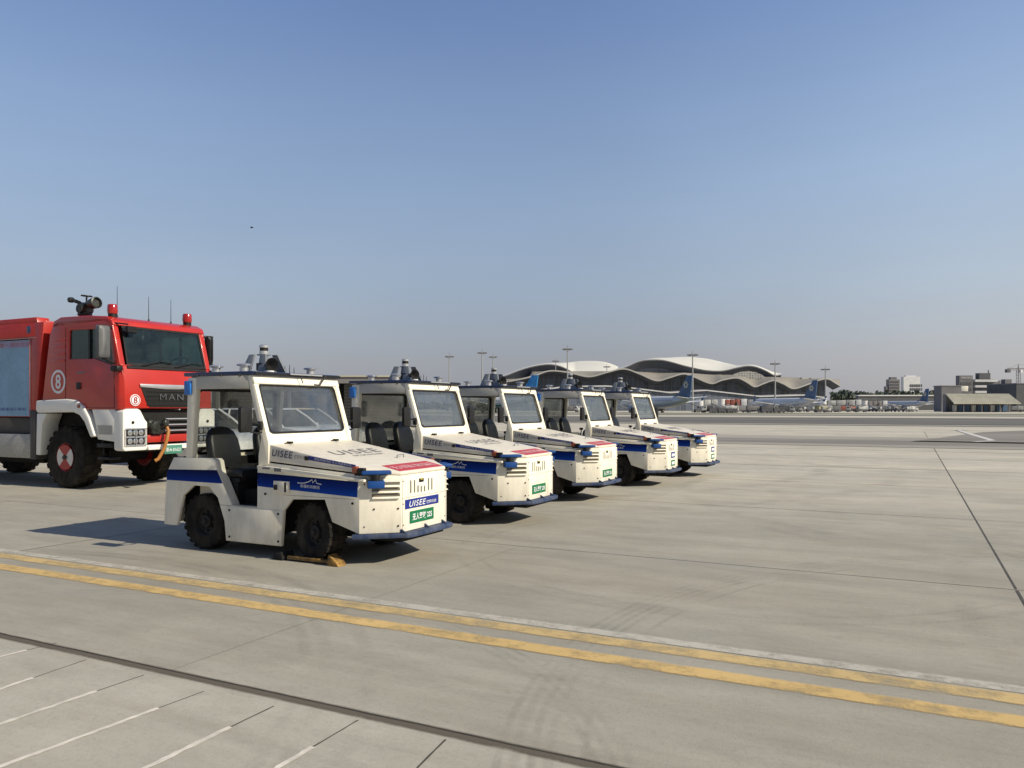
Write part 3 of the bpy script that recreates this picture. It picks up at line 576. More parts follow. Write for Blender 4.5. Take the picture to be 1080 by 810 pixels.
def place_tug(o, dx, dn, label):
    p = OT+D*dx+N*(dn+.73); o.location = (p.x, p.y, 0); o.rotation_euler = (0,0,-AZ)
    tag(o, label, 'tug', 'autonomous baggage tugs parked in a row')
def number_plate(t, s, z=.485, y0=-.293, y1=.17, h=.128, width=.38):
    b = MB(); b.box(2.6055,2.612,y0,y1,z-h/2,z+h/2); pl = b.build('green_plate', M['green'], t)
    text(s, 'lettering', M['lettw'], pl, (2.612,(y0+y1)/2,z), (0,1,0), (0,0,1), width=width, height=.075, depth=.003, bold=.02)
def brand_board(t):
    b = MB(); b.box(2.6055,2.612,-.379,.272,.583,.68); pl = b.build('brand_board', M['bluesign'], t)
    text('UISEE', 'lettering', M['lettw'], pl, (2.612,-.15,.63), (0,1,0), (0,0,1), width=.32, height=.062, depth=.003, bold=.008, shear=.25, sp=1.15)
    text('驭势科技', 'lettering', M['lettw'], pl, (2.612,.12,.620), (0,1,0), (0,0,1), width=.20, height=.035, depth=.003)
tug = make_tug()
tugs = [tug]+[copy_tree(tug) for _ in range(4)]
TD = [(0,0),(-.05,3.10),(-.10,6.17),(.20,9.28),(.45,12.02)]
LB = ['nearest white and blue baggage tug, with a blue sign above its green plate',
      'second white and blue baggage tug, parked just behind the nearest one, green plate only',
      'middle one of five white and blue baggage tugs, half hidden by the second',
      'fourth white and blue baggage tug, second from the right end of the row',
      'farthest and smallest white and blue baggage tug, at the right end']
for o, (dx, dn), lb in zip(tugs, TD, LB): place_tug(o, dx, dn, lb)
def steer(t, deg):          # turn both front wheels about their kingpins
    for k in [c for c in bpy.data.objects if c.parent == t and c.name.startswith('wheel')]:
        xs = [v.co.x for v in k.data.vertices]; ys = [v.co.y for v in k.data.vertices]
        if sum(xs)/len(xs) > 1: c = Vector((1.655, sum(ys)/len(ys), 0)); k.matrix_basis = Matrix.Translation(c) @ Matrix.Rotation(R(deg), 4, 'Z') @ Matrix.Translation(-c)
for t_, a_ in zip(tugs, (-13, -4, 5, -7, 2)): steer(t_, a_)
for t_, a_ in zip(tugs[1:], (.6, -.5, .4, -.9)): t_.rotation_euler.z += R(a_)
number_plate(tugs[0], '无人驾驶 225'); brand_board(tugs[0])
number_plate(tugs[1], '无人驾驶 228'); number_plate(tugs[2], '无人驾驶 226')
for t_ in tugs[3:]:
    for z in (.64,.47):
        pl = MB().box(2.6055,2.612,-.10,.20,z-.06,z+.06).build('small_sign', M['bluesign'] if z > .6 else M['green'], t_)
        MB().box(2.612,2.614,-.06,.16,z-.03,z+.03).build('sign_face', M['lettw'], pl)
# wheel chock
ck = empty('wheel_chock', gp(1.65, -.02), -AZ, 'scuffed yellow bar and block chock against the front wheel of the nearest tug', 'wheel chock')
b = MB(); b.box(-.30,.30,-.03,.03,.02,.055); b.build('bar', M['yellowblk'], ck, bevel=.008)
for x0, x1, x2 in ((.26,.42,.28),): MB().prism([(x0,.0),(x1,.0),(x1-.04,.05),(x2,.12)], -.05, .09).build('wedge', M['yellowblk'], ck, bevel=.01)
MB().prism([(-.50,.0),(-.34,.0),(-.36,.09),(-.46,.07)], -.05,.14).build('wedge', M['chassis'], ck, bevel=.01)

# ------------------------------------------------------------------ fire engine
def make_truck():
    T = gnd(70, 515); p = T+N*1.10
    t = empty('fire_engine', (p.x, p.y, 0), -AZ, 'red and white fire engine with roof water cannon and a blue banner on its side', 'fire engine')
    H = 1.12; red = M['red']
    # cab sides with window openings
    outer = [(-.80,1.62),(-.52,3.15),(-.40,3.38),(-.18,3.44),(1.30,3.42),(1.44,3.30),(1.62,2.50),(1.64,2.30),(1.64,1.62)]
    win = [(.12,2.64),(.13,3.20),(.16,3.23),(1.33,3.21),(1.36,3.15),(1.46,2.52),(1.42,2.49),(.92,2.63),(.75,2.635)]
    b = MB()
    for s in (-1, 1): b.plate(outer, [win], XZ, s*H, s*(H-.06))
    b.prism([(-.80,1.62),(-.50,3.30),(-.44,3.34),(-.74,1.62)], -H+.061, H-.061)
    # roof with rounded front edge
    prof = [(-.42,3.34),(-.38,3.44),(-.15,3.51),(.7,3.50),(1.25,3.46),(1.42,3.38),(1.47,3.28),(1.40,3.26),(1.2,3.36),(-.38,3.30)]
    b.prism(prof, -H+.0, H-.0)
    # front below the windscreen
    b.prism([(1.58,2.52),(1.66,2.48),(1.73,2.20),(1.74,1.64),(1.60,1.62),(1.58,2.0)], -H+.05, H-.05)
    for s in (-1, 1):
        b.loft([[(1.60,s*(H-.06),z),(1.60,s*H,z),(1.64,s*H,z),(x1,s*(H-.05),z),(x1,s*(H-.10),z)] for z, x1 in ((1.62,1.73),(2.2,1.72),(2.48,1.66))])
        b.prism([(1.34,3.26),(1.44,3.28),(1.66,2.48),(1.56,2.48)], s*(H-.005), s*(H-.13))
    cab = b.build('cab', red, t, bevel=.02, seg=3)
    wsf = lambda u, v, w: (1.655-.21*v+w, u, 2.50+.80*v)
    wsO = [(-H+.16,0),(-.6,-.035),(.6,-.035),(H-.13,0),(H-.16,.97),(-H+.19,.97)]
    MB().plate(wsO, [], wsf, -.012, -.004).build('windscreen', M['tglass'], t)
    b = MB(); b.plate(wsO, [[(-H+.20,.05),(H-.17,.05),(H-.19,.93),(-H+.22,.93)]], wsf, -.003, .006); b.build('windscreen_seal', M['black'], t)
    MB().prism([(1.63,2.50),(1.69,2.47),(1.70,2.43),(1.62,2.46)], -H+.15, H-.15).build('wiper_panel', M['black'], t)
    for y in (-.65,.15):
        MB().tube([(1.70,y,2.49),(1.66,y+.5,2.60),(1.67,y+.75,2.57)], .012).build('wiper', M['black'], t)
    for s in (-1, 1):
        MB().plate(win, [], XZ, s*(H-.035), s*(H-.03)).build('side_window', M['tglass'], t)
        MB().prism([(.72,2.62),(.77,2.62),(.77,3.22),(.72,3.22)], s*(H-.001), s*(H-.05)).build('window_post', M['black'], t)
        b = MB(); b.box(.36,.50,min(s*H,s*(H+.02)),max(s*H,s*(H+.02)),2.02,2.16); h_ = b.build('door_handle', M['black'], t, bevel=.01)
        d = MB(); yy0, yy1 = sorted((s*(H+.001), s*(H+.004)))
        for x0,x1,z0,z1 in ((.00,.012,1.65,3.3),(1.50,1.512,1.65,2.45),(.0,1.5,1.64,1.652)): d.box(x0,x1,yy0,yy1,z0,z1)
        d.build('door_seam', mat('door_seam', (.12,.01,.01), .6), t)
        d = MB()
        for k in range(4): d.box(-.42,.0,min(s*H,s*(H+.012)),max(s*H,s*(H+.012)),2.60+.14*k,2.64+.14*k)
        d.build('pressed_rib', red, t, bevel=.006)
        MB().box(.36,.62,*sorted((s*H,s*(H+.004))),2.345,2.375).build('badge', M['lettg'], t)
        b = MB(); c = (-.232, s*(H+.003), 2.185); b.plate([(c[0]+.235*math.cos(R(a)), c[2]+.245*math.sin(R(a))) for a in range(0,360,12)], [[(c[0]+.185*math.cos(R(a)), c[2]+.195*math.sin(R(a))) for a in range(0,360,12)]], XZ, s*H, s*(H+.004)); rg = b.build('number_ring', M['lettw'], t)
        text('8', 'lettering', M['lettw'], rg, (c[0], s*H, c[2]), (-s,0,0), (0,0,1), height=.30, width=.17, bold=.02, depth=.004)
    # mirror blocks
    for s in (-1, 1):
        b = MB(); b.tube([(1.42,s*(H-.0),3.22),(1.48,s*(H+.22),3.22)], .03); b.tube([(1.50,s*(H-.0),2.52),(1.46,s*(H+.22),2.62)], .03); a_ = b.build('mirror_arm', M['black'], t)
        b = MB(); b.loft([[(x, s*(H+(.22 if s < 0 else .12))+u, 2.93+v) for u, v in rrect(-w*(1 if s < 0 else .6),w*(1 if s < 0 else .6),-h,h,.05)] for x, w, h in ((1.56,.07,.26),(1.52,.12,.31),(1.42,.125,.32))]); b.build('mirror_housing', M['mirrorgrey'] if s < 0 else M['black'], a_)
        MB().box(1.50,1.72,*sorted((s*(H-.04),s*(H+.10))),2.36,2.47).build('corner_mirror', M['black'], t, bevel=.03)
    b = MB(); b.tube([(1.45,-H+.05,3.32),(1.62,-H+.22,3.30)], .015); b.loft([[(1.60+x, -H+.30+u, 3.20+v) for u, v in rrect(-w,w,-.07*k,.07*k,.03*k)] for x, w, k in ((-.03,.08,.6),(0,.13,1),(.05,.11,.8))]); b.build('kerb_mirror', M['black'], t)
    # front: grille, badge, small number
    fr = lambda u, v, w: (1.735-.02*(v-1.7)+w, u, v)
    b = MB(); b.plate([(-.72,2.10),(.72,2.10),(.56,1.70),(.50,1.66),(-.50,1.66),(-.56,1.70)], [], fr, -.01, .02); b.build('grille', M['gap'], t, bevel=.01)
    b = MB()
    for k in range(4): b.box(1.75,1.765,-.58+.03*k*0,.58,1.70+.09*k,1.712+.09*k)
    b.build('grille_bar', M['gap'], t)
    b = MB(); b.plate([(-.73,2.06),(-.74,2.125),(.74,2.125),(.73,2.06),(.15,2.03),(-.15,2.03)], [], fr, .015, .04); b.build('chrome_strip', M['silver'], t, bevel=.008)
    text('MAN', 'lettering', M['chrome'], t, (1.765,0,1.87), (0,1,0), (0,0,1), width=.58, height=.125, bold=.0, depth=.014, sp=1.25)
    b = MB(); b.plate([(-.84+.115*math.cos(R(a)), 1.80+.115*math.sin(R(a))) for a in range(0,360,15)], [], fr, .0, .02); r8 = b.build('number_disc', M['lettw'], t)
    b = MB(); b.plate([(-.84+.10*math.cos(R(a)), 1.80+.10*math.sin(R(a))) for a in range(0,360,15)], [[(-.84+.085*math.cos(R(a)), 1.80+.085*math.sin(R(a))) for a in range(0,360,15)]], fr, .0, .023); b.build('disc_ring', M['redlens'], r8)
    text('8', 'lettering', M['redlens'], r8, (1.757,-.84,1.80), (0,1,0), (0,0,1), height=.13, width=.08, bold=.005, depth=.006)
    # bumper: lamp housings, centre beam, winch
    for s in (-1, 1):
        b = MB(); yo = [(1.13,1.58),(1.13,.84),(1.09,.80),(.60,.80),(.58,.86),(.58,1.36),(.64,1.42),(.66,1.46),(.74,1.60),(.80,1.63),(1.04,1.63)]
        b.plate([(s*u, v) for u, v in yo], [], YZ, 1.50, 1.78); hs = b.build('lamp_housing', M['twhite'], t, bevel=.025, seg=3)
        for z0 in (.925,1.09):
            l_ = MB().plate([(s*u, v) for u, v in rrect(.65,1.08,z0,z0+.135,.02)], [], YZ, 1.775, 1.788).build('headlamp', M['black'], hs)
            for y in (.74,.865,.99): MB().lathe((1.79,s*y,z0+.067), (1,0,0), [(-.01,.055),(.004,.055),(.012,.03),(.014,.001)], 16).build('lamp_lens', M['lamp'], l_)
        g = MB()
        for z in (.91,1.075,1.24): g.tube([(1.815,s*.63,z),(1.815,s*1.10,z)], .009, 6)
        for y in (.63,.865,1.10): g.tube([(1.815,s*y,.91),(1.815,s*y,1.24)], .009, 6)
        g.build('lamp_guard', M['chrome'], hs)
        MB().cyl((1.78,s*.92,1.36),(1.795,s*.92,1.36),.03,seg=12).build('sensor', M['black'], hs)
        # panel between housing and wheel
        b = MB(); b.prism([(.80,1.62),(1.49,1.62),(1.49,.98),(.98,1.02),(.92,1.28)], s*(H-.02), s*(H-.10)); b.build('step_panel', M['offwhite'] if 0 else M['twhite'], t, bevel=.012)
        MB().prism([(.98,1.30),(1.42,1.30),(1.42,1.12),(1.02,1.12)], s*(H-.018), s*(H-.012)).build('step_tread', M['alu'], t)
    MB().box(1.45,1.80,-.575,.575,.80,.90).build('bumper', M['twhite'], t, bevel=.015)
    MB().box(1.50,1.76,-.575,.575,.95,1.10).build('bumper_beam', M['redbox'], t, bevel=.01)
    MB().box(1.40,1.60,-.70,.70,1.10,1.60).build('radiator', M['chassis'], t)
    b = MB()
    for z in (1.18,1.30,1.42): b.tube([(1.70,-.1,z),(1.70,.64,z)], .015, 6)
    b.build('guard_rail', M['silver'], t)
    b = MB(); b.cyl((1.60,-.42,1.28),(1.86,-.42,1.28),.12,.10); b.cyl((1.70,-.55,1.34),(1.70,-.2,1.30),.10); b.lathe((1.86,-.30,1.34), (.9,.4,.1), [(0,.05),(.05,.08),(.10,.08),(.12,.05)], 14); b.box(1.62,1.84,-.50,-.26,1.12,1.24); b.build('bumper_turret', M['bronze'], t, bevel=.01)
    MB().tube([(1.86,-.22,1.30),(1.92,-.20,1.18),(1.92,-.24,1.0),(1.90,-.30,.80),(1.87,-.40,.62),(1.84,-.46,.58)], .036, 10).build('hose', M['orange'], t)
    MB().box(1.80,1.815,-.21,.23,.70,.88).build('number_plate', M['plate'], t, bevel=.004)
    text('新A·01621', 'lettering', M['lettw'], t, (1.816,.01,.79), (0,1,0), (0,0,1), width=.36, height=.09, depth=.002)
    # fenders
    def fender(xc, s, rr=.90, a0=5, a1=118):
        o_ = arc(xc, .66, rr+.28, a0, a1, 14); i_ = arc(xc, .66, rr-.05, a1, a0, 14); return o_, i_
    for s in (-1, 1):
        b = MB(); y0, y1 = s*(H+.05), s*(H-.42)
        pr = [(-.90,1.80),(.10,1.83),(.40,1.80),(.62,1.68),(.80,1.45),(.98,1.08),(.84,1.06),(.66,1.36),(.50,1.50),(.30,1.56),(-.86,1.54),(-.92,1.60)]
        b.plate(pr, [], XZ, y0, y1); b.build('fender', M['twhite'], t, bevel=.03, seg=3)
        b = MB(); b.prism([(-.95,.66),(-.80,.66),(-.74,1.30),(-.60,1.53),(-.92,1.53)], s*(H+.02), s*(H-.35)); b.build('mudguard', M['twhite'], t, bevel=.02)
        MB().cyl((.50,s*(H+.05),1.68),(.50,s*(H+.065),1.68),.04,seg=12).build('marker_lamp', M['amber'], t)
        b = MB(); b.prism([(-.78,1.54),(.3,1.56),(.5,1.48),(.5,.9),(-.7,.9)], s*(H-.46), s*(H-.5)); b.build('arch_liner', mat('liner_grey', (.22,.22,.21), .7), t)
    b = MB(); b.tube([(1.05,-H+.1,.98),(1.05,-H+.1,.62)], .02); b.box(.98,1.46,-H,-H+.3,.86,.94); b.box(1.0,1.4,-H-.0,-H+.22,.62,.67); b.build('cab_step', M['black'], t, bevel=.01)
    b = MB(); b.box(-6.4,1.6,-.45,.45,.75,1.15); b.box(-.9,1.45,-.72,.72,.95,1.55); b.cyl((0,-.9,.62),(0,.9,.62),.13); b.cyl((-4.9,-.9,.62),(-4.9,.9,.62),.13); b.cyl((-.2,0,.62),(-4.9,0,.7),.06); b.box(-3.4,-1.3,-.75,.75,.45,.95); b.box(-.15,.15,-.25,.25,.45,.85); b.build('chassis', M['chassis'], t)
    # wheels with quartered red and white hub
    for x in (0,-4.9):
        for s in (-1, 1):
            w = wheel(t, x, s*(H-.20), .635, .40, s, 20, M['redlens'], M['rubber'], .29)
            f = s*(H+.012); 
            for k in range(4):
                a0 = 45+90*k; pts = [(x, .635)]+arc(x, .635, .255, a0, a0+90, 8)
                b = MB(); b.plate(pts, [], XZ, f, f-s*.015); b.build('hub_cover', M['redbox'] if k % 2 == 0 else M['silver'], w)
            b = MB(); b.cyl((x,f,.635),(x,f+s*.03,.635),.045,seg=16)
            b.build('hub_cap', M['bronze'], w)
    # interior
    b = MB(); b.box(1.25,1.58,-1.0,1.0,1.9,2.50); b.build('dashboard', M['black'], t, bevel=.04)
    b = MB(); b.torus((1.22,.62,2.62), (-.5,0,.86), .21, .018); b.tube([(1.22,.62,2.62),(1.34,.62,2.45)], .03); b.build('steering_wheel', M['black'], t)
    for y in (-.62,.62):
        b = MB(); b.box(.35,.85,y-.25,y+.25,2.0,2.2); b.prism([(.35,2.1),(.22,2.85),(.34,2.88),(.5,2.15)], y-.25, y+.25); b.build('seat', M['seat'], t, bevel=.04)
    # body box
    X1 = -.95; X0 = -6.6
    b = MB()
    b.prism([(X0,1.42),(X0,3.50),(X1-.02,3.50),(X1-.02,1.42)], -.6, .6)
    for s in (-1, 1):
        b.prism([(X1-.19,1.60),(X1+.02,1.60),(X1+.27,3.44),(X1-.19,3.44)], s*(H+.02), s*.6)
        b.box(X0,X1,*sorted((s*(H+.02),s*(H-.10))),3.13,3.44)
        b.box(X0,X0+.25,*sorted((s*(H+.02),s*.6)),1.45,3.13)
        b.box(-3.75,-3.65,*sorted((s*(H+.01),s*.6)),1.45,3.13)
        b.prism([(X1,3.44),(X0,3.44),(X0,3.56),(X1-.05,3.56)], s*(H-.02), s*(H-.30))
        b.box(X0,X1-.2,*sorted((s*(H-.12),s*.6)),1.45,3.12)
    b.box(X0,X1,-H+.2,H-.2,3.44,3.50)
    b.build('body', M['redbox'], t, bevel=.015)
    for s in (-1, 1):
        b = MB(); b.box(X0,X1-.0,*sorted((s*(H+.022),s*(H+.035))),3.105,3.13); b.box(X1-.205,X1-.188,*sorted((s*(H+.022),s*(H+.035))),1.46,3.10);  b.build('body_trim', M['silver'] if 0 else mat('trim', (.45,.2,.18), .35, metal=.4), t)
        MB().box(X1-.30,X1-.17,*sorted((s*(H+.02),s*(H+.03))),3.22,3.37).build('blue_lamp', M['navy'], t, bevel=.005)
        bn = MB().box(-3.6,X1-.21,*sorted((s*(H-.02),s*(H-.01))),1.47,3.09).build('side_banner', M['banner'], t)
        tp = MB().box(-3.6,X1-.215,*sorted((s*(H-.009),s*(H-.006))),2.93,3.07).build('banner_heading', mat('banner_head', (.30,.28,.45), .5), bn)
        text('安全第一 预防为主', 'lettering', M['redlens'], tp, (-1.9,s*(H-.006),3.0), (-s,0,0), (0,0,1), width=1.4, height=.09, depth=.002)
        text('消防救援通道示意图', 'lettering', M['bluesign'], bn, (-2.0,s*(H-.01),1.62), (-s,0,0), (0,0,1), width=1.3, height=.07, depth=.002)
        b = MB(); b.box(X1-.21,X1-.02,*sorted((s*(H+.01),s*(H-.5))),.56,1.60); b.box(X0,X1-.2,*sorted((s*(H-.12),s*(H-.5))),1.10,1.44); b.build('lower_frame', mat('frame_dark', (.07,.065,.06), .6), t, bevel=.01)
        for a, c_ in ((-3.6,X1-.22),(-6.5,-5.7)): MB().box(a,c_,*sorted((s*(H+.0),s*(H-.5))),.58,1.09).build('lower_locker', M['alu'], t, bevel=.01)
    # roof fittings
    def beacon(x, y):
        b = MB(); b.cyl((x,y,3.44),(x,y,3.53),.085); k = b.build('beacon', M['black'], t)
        MB().lathe((x,y,3.53), (0,0,1), [(0,.09),(.05,.10),(.16,.095),(.185,.08),(.19,.001)], 22).build('beacon_lens', M['redlens'], k)
    beacon(1.18,-.92); beacon(1.18,.90)
    for x, y, h in ((1.05,-.72,.62),(1.05,.02,.50),(1.05,.58,.50)): 
        b = MB(); b.cyl((x,y,3.46),(x,y,3.52),.025,.015); b.cyl((x,y,3.5),(x,y,3.5+h),.007,.004,6); b.build('whip_antenna', M['black'], t)
    mx, my = -.50, -.35
    k = MB(); k.cyl((mx,my,3.48),(mx,my,3.62),.16,.12); k.cyl((mx,my,3.62),(mx,my,3.80),.09); k.torus((mx,my,3.66),(0,0,1),.12,.03,20,6); k.cyl((mx-.12,my,3.82),(mx+.12,my,3.82),.11); k.cyl((mx,my-.14,3.78),(mx,my+.14,3.78),.10)
    k.tube([(mx,my,3.82),(mx-.1,my-.06,3.92),(mx-.28,my-.08,3.98)], .04); mn = k.build('water_cannon', M['bronze'], t)
    MB().lathe((mx+.10,my,3.86), (1,-.05,.12), [(0,.07),(.12,.075),(.14,.11),(.32,.125),(.33,.10),(.28,.08)], 20).build('nozzle', M['bronze'], mn)
    MB().lathe((mx-.34,my-.08,3.99), (1,0,-.1), [(-.07,.02),(-.05,.06),(.03,.06),(.06,.03)], 16).build('counterweight', M['bronze'], mn)
    k = MB(); k.tube([(mx+.05,my,3.88),(mx+.06,my,4.05)], .018); k.torus((mx+.06,my,4.06), (.1,0,1), .10, .018, 20, 6); k.tube([(mx-.04,my,4.06),(mx+.16,my,4.06)], .012); k.build('handwheel', M['bronze'], mn)
    return t
make_truck()

# ------------------------------------------------------------------ parked cars behind the tugs
def make_car():
    t = empty('parked_car'); W = .90
    b = MB()
    low = [(-2.25,.32),(-2.3,.75),(-2.22,1.02),(-1.2,1.06),(1.05,1.04),(1.95,.92),(2.28,.74),(2.32,.40),(2.2,.28),(1.85,.28)]+arc(1.42,.34,.38,0,180,8)+[(-1.0,.28)]+arc(-1.38,.34,.38,0,180,8)+[(-2.1,.28)]
    b.plate(low, [], XZ, -W, W)
    b.build('body', M['carwhite'], t, bevel=.05, seg=3)
    b = MB(); b.loft([[(-2.15,-.82,1.03),(1.02,-.82,1.03),(1.02,.82,1.03),(-2.15,.82,1.03)], [(-1.85,-.66,1.60),(.18,-.66,1.60),(.18,.66,1.60),(-1.85,.66,1.60)]]); b.build('windows', M['sglass'], t, bevel=.03)
    b = MB(); b.loft([[(-1.9,-.68,1.585),(.22,-.68,1.585),(.22,.68,1.585),(-1.9,.68,1.585)], [(-1.75,-.6,1.64),(.08,-.6,1.64),(.08,.6,1.64),(-1.75,.6,1.64)]]); rf = b.build('roof', M['carwhite'], t, bevel=.02)
    for s in (-1, 1):
        b = MB()
        for (x0,z0),(x1,z1) in (((1.06,1.02),(.20,1.605)),((-.35,1.03),(-.45,1.6)),((-1.45,1.03),(-1.42,1.6)),((-2.17,1.02),(-1.88,1.6))):
            f = lambda z: s*(.83-(z-1.03)*.28)
            b.tube([(x0,f(z0),z0),((x0+x1)/2+.03,f((z0+z1)/2),(z0+z1)/2+.02),(x1,f(z1),z1)], .038, 6)
        b.build('pillar', M['carwhite'], t)
        MB().loft([[(.72+x, s*(W+.08)+u, 1.10+v) for u, v in rrect(-.10*k,.10*k,-.06*k,.06*k,.03*k)] for x, k in ((0,.6),(.05,1),(.12,.8))]).build('mirror', M['carwhite'], t)
        MB().plate([(2.0,.72),(2.26,.70),(2.24,.80),(1.98,.85)], [], XZ, s*(W-.02), s*(W+.006)).build('headlight', M['lamp'], t)
        MB().box(-1.1,.9,*sorted((s*W,s*(W+.004))),.60,.82).build('blue_stripe', M['blue'], t)
        for x in (1.42,-1.38): wheel(t, x, s*.78, .335, .22, s, 18, M['silver'], M['rubber'], .2)
    return t
car = make_car(); c2, c3_ = copy_tree(car), copy_tree(car)
cars = 'white cars parked beyond the tugs'
def put(o, px, Y, lab):
    q = at(px, 430, Y); o.location = (q.x, q.y, 0); o.rotation_euler = (0,0,-AZ); tag(o, lab, 'car', cars)
put(car, 292, 26.0, 'white car with blue door stripe seen through the windscreen of the nearest tug')
put(c2, 318, 29.5, 'white car with painted beige roof reflection behind the other white car beyond the nearest tug')
put(c3_, 206, 22.5, 'white car half hidden by the fire engine front and the nearest tug seats')
for k in [c for c in bpy.data.objects if c.parent == c2 and c.name.startswith('roof')]: k.data = k.data.copy(); k.data.materials[0] = M['tan']; k['label'] = 'beige roof panel'  # tan reflection put into the roof colour of the second car

# ------------------------------------------------------------------ background
hzy = lambda c, k=.25: tuple(x*(1-k)+h*k for x, h in zip(c, (.42,.44,.46)))     # mixes haze grey into a colour; the BG colours carry distance haze too
BG = dict(tanroof=mat('bg_tan_roof', (.27,.25,.21), .8, var=.1, scale=.1), pale=mat('bg_pale_metal', (.40,.41,.41), .7, var=.35, scale=.8), whiteroof=mat('bg_white_roof', (.72,.70,.61), .5, var=.05, scale=.05), fascia=mat('bg_fascia', (.50,.49,.46), .6, var=.05, scale=.1),
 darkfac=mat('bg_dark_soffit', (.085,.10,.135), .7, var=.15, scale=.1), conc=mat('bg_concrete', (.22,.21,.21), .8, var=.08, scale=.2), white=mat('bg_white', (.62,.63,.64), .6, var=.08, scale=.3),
 grey=mat('bg_grey', (.17,.168,.18), .8, var=.12, scale=.2), dark=mat('bg_dark', (.085,.09,.10), .7, var=.2, scale=.3), pole=mat('bg_pole', (.30,.31,.31), .5, var=.05), fus=mat('aircraft_white', (.64,.66,.68), .35, var=.04, scale=.3),
 belly=mat('aircraft_belly', (.44,.47,.53), .4, var=.05, scale=.3), tailb=mat('aircraft_tail_blue', (.06,.115,.23), .4, var=.1, scale=.5), taill=mat('aircraft_tail_light_blue', (.04,.26,.62), .4, var=.3, scale=.6), eng=mat('aircraft_engine', (.35,.38,.44), .4), tealm=mat('aircraft_teal', (.04,.16,.24), .4),
 redish=mat('bg_red', (.30,.10,.075), .7, var=.5, scale=1.5), cream=mat('bg_cream', (.50,.48,.38), .8, var=.1, scale=.4), bluep=mat('bg_blue', (.05,.12,.24), .5), yellowish=mat('bg_yellow', (.32,.29,.15), .7, var=.4, scale=1), leaf=mat('bg_foliage', (.11,.135,.105), .9, var=.3, scale=.2), leaf2=mat('bg_foliage_pale', (.15,.17,.145), .9, var=.3, scale=.2))
def glazing(name, c1, c2_, sx, sz):        # facade glass with mullions
    m = bpy.data.materials.new(name); nt, n, l = nodes(m); o = n.new('ShaderNodeOutputMaterial'); p = n.new('ShaderNodeBsdfPrincipled'); l.new(p.outputs[0], o.inputs[0]); p.inputs['Roughness'].default_value = .3
    tc = n.new('ShaderNodeTexCoord'); s = n.new('ShaderNodeSeparateXYZ'); l.new(tc.outputs['Object'], s.inputs[0]); c = n.new('ShaderNodeCombineXYZ'); l.new(s.outputs[0], c.inputs[0]); l.new(s.outputs[2], c.inputs[1])
    b = n.new('ShaderNodeTexBrick'); b.offset = 0; b.inputs['Scale'].default_value = 1; b.inputs['Brick Width'].default_value = sx; b.inputs['Row Height'].default_value = sz; b.inputs['Mortar Size'].default_value = .12
    b.inputs['Color1'].default_value = (*c1,1); b.inputs['Color2'].default_value = (*[x*1.6 for x in c1],1); b.inputs['Mortar'].default_value = (*c2_,1); l.new(c.outputs[0], b.inputs['Vector']); l.new(b.outputs[0], p.inputs['Base Color']); return m
BG['glz'] = glazing('terminal_glazing', (.095,.112,.145), (.20,.22,.25), 3.0, 3.5); BG['lat'] = glazing('roof_lattice', (.20,.20,.20), (.55,.54,.50), 1.6, 1.3)

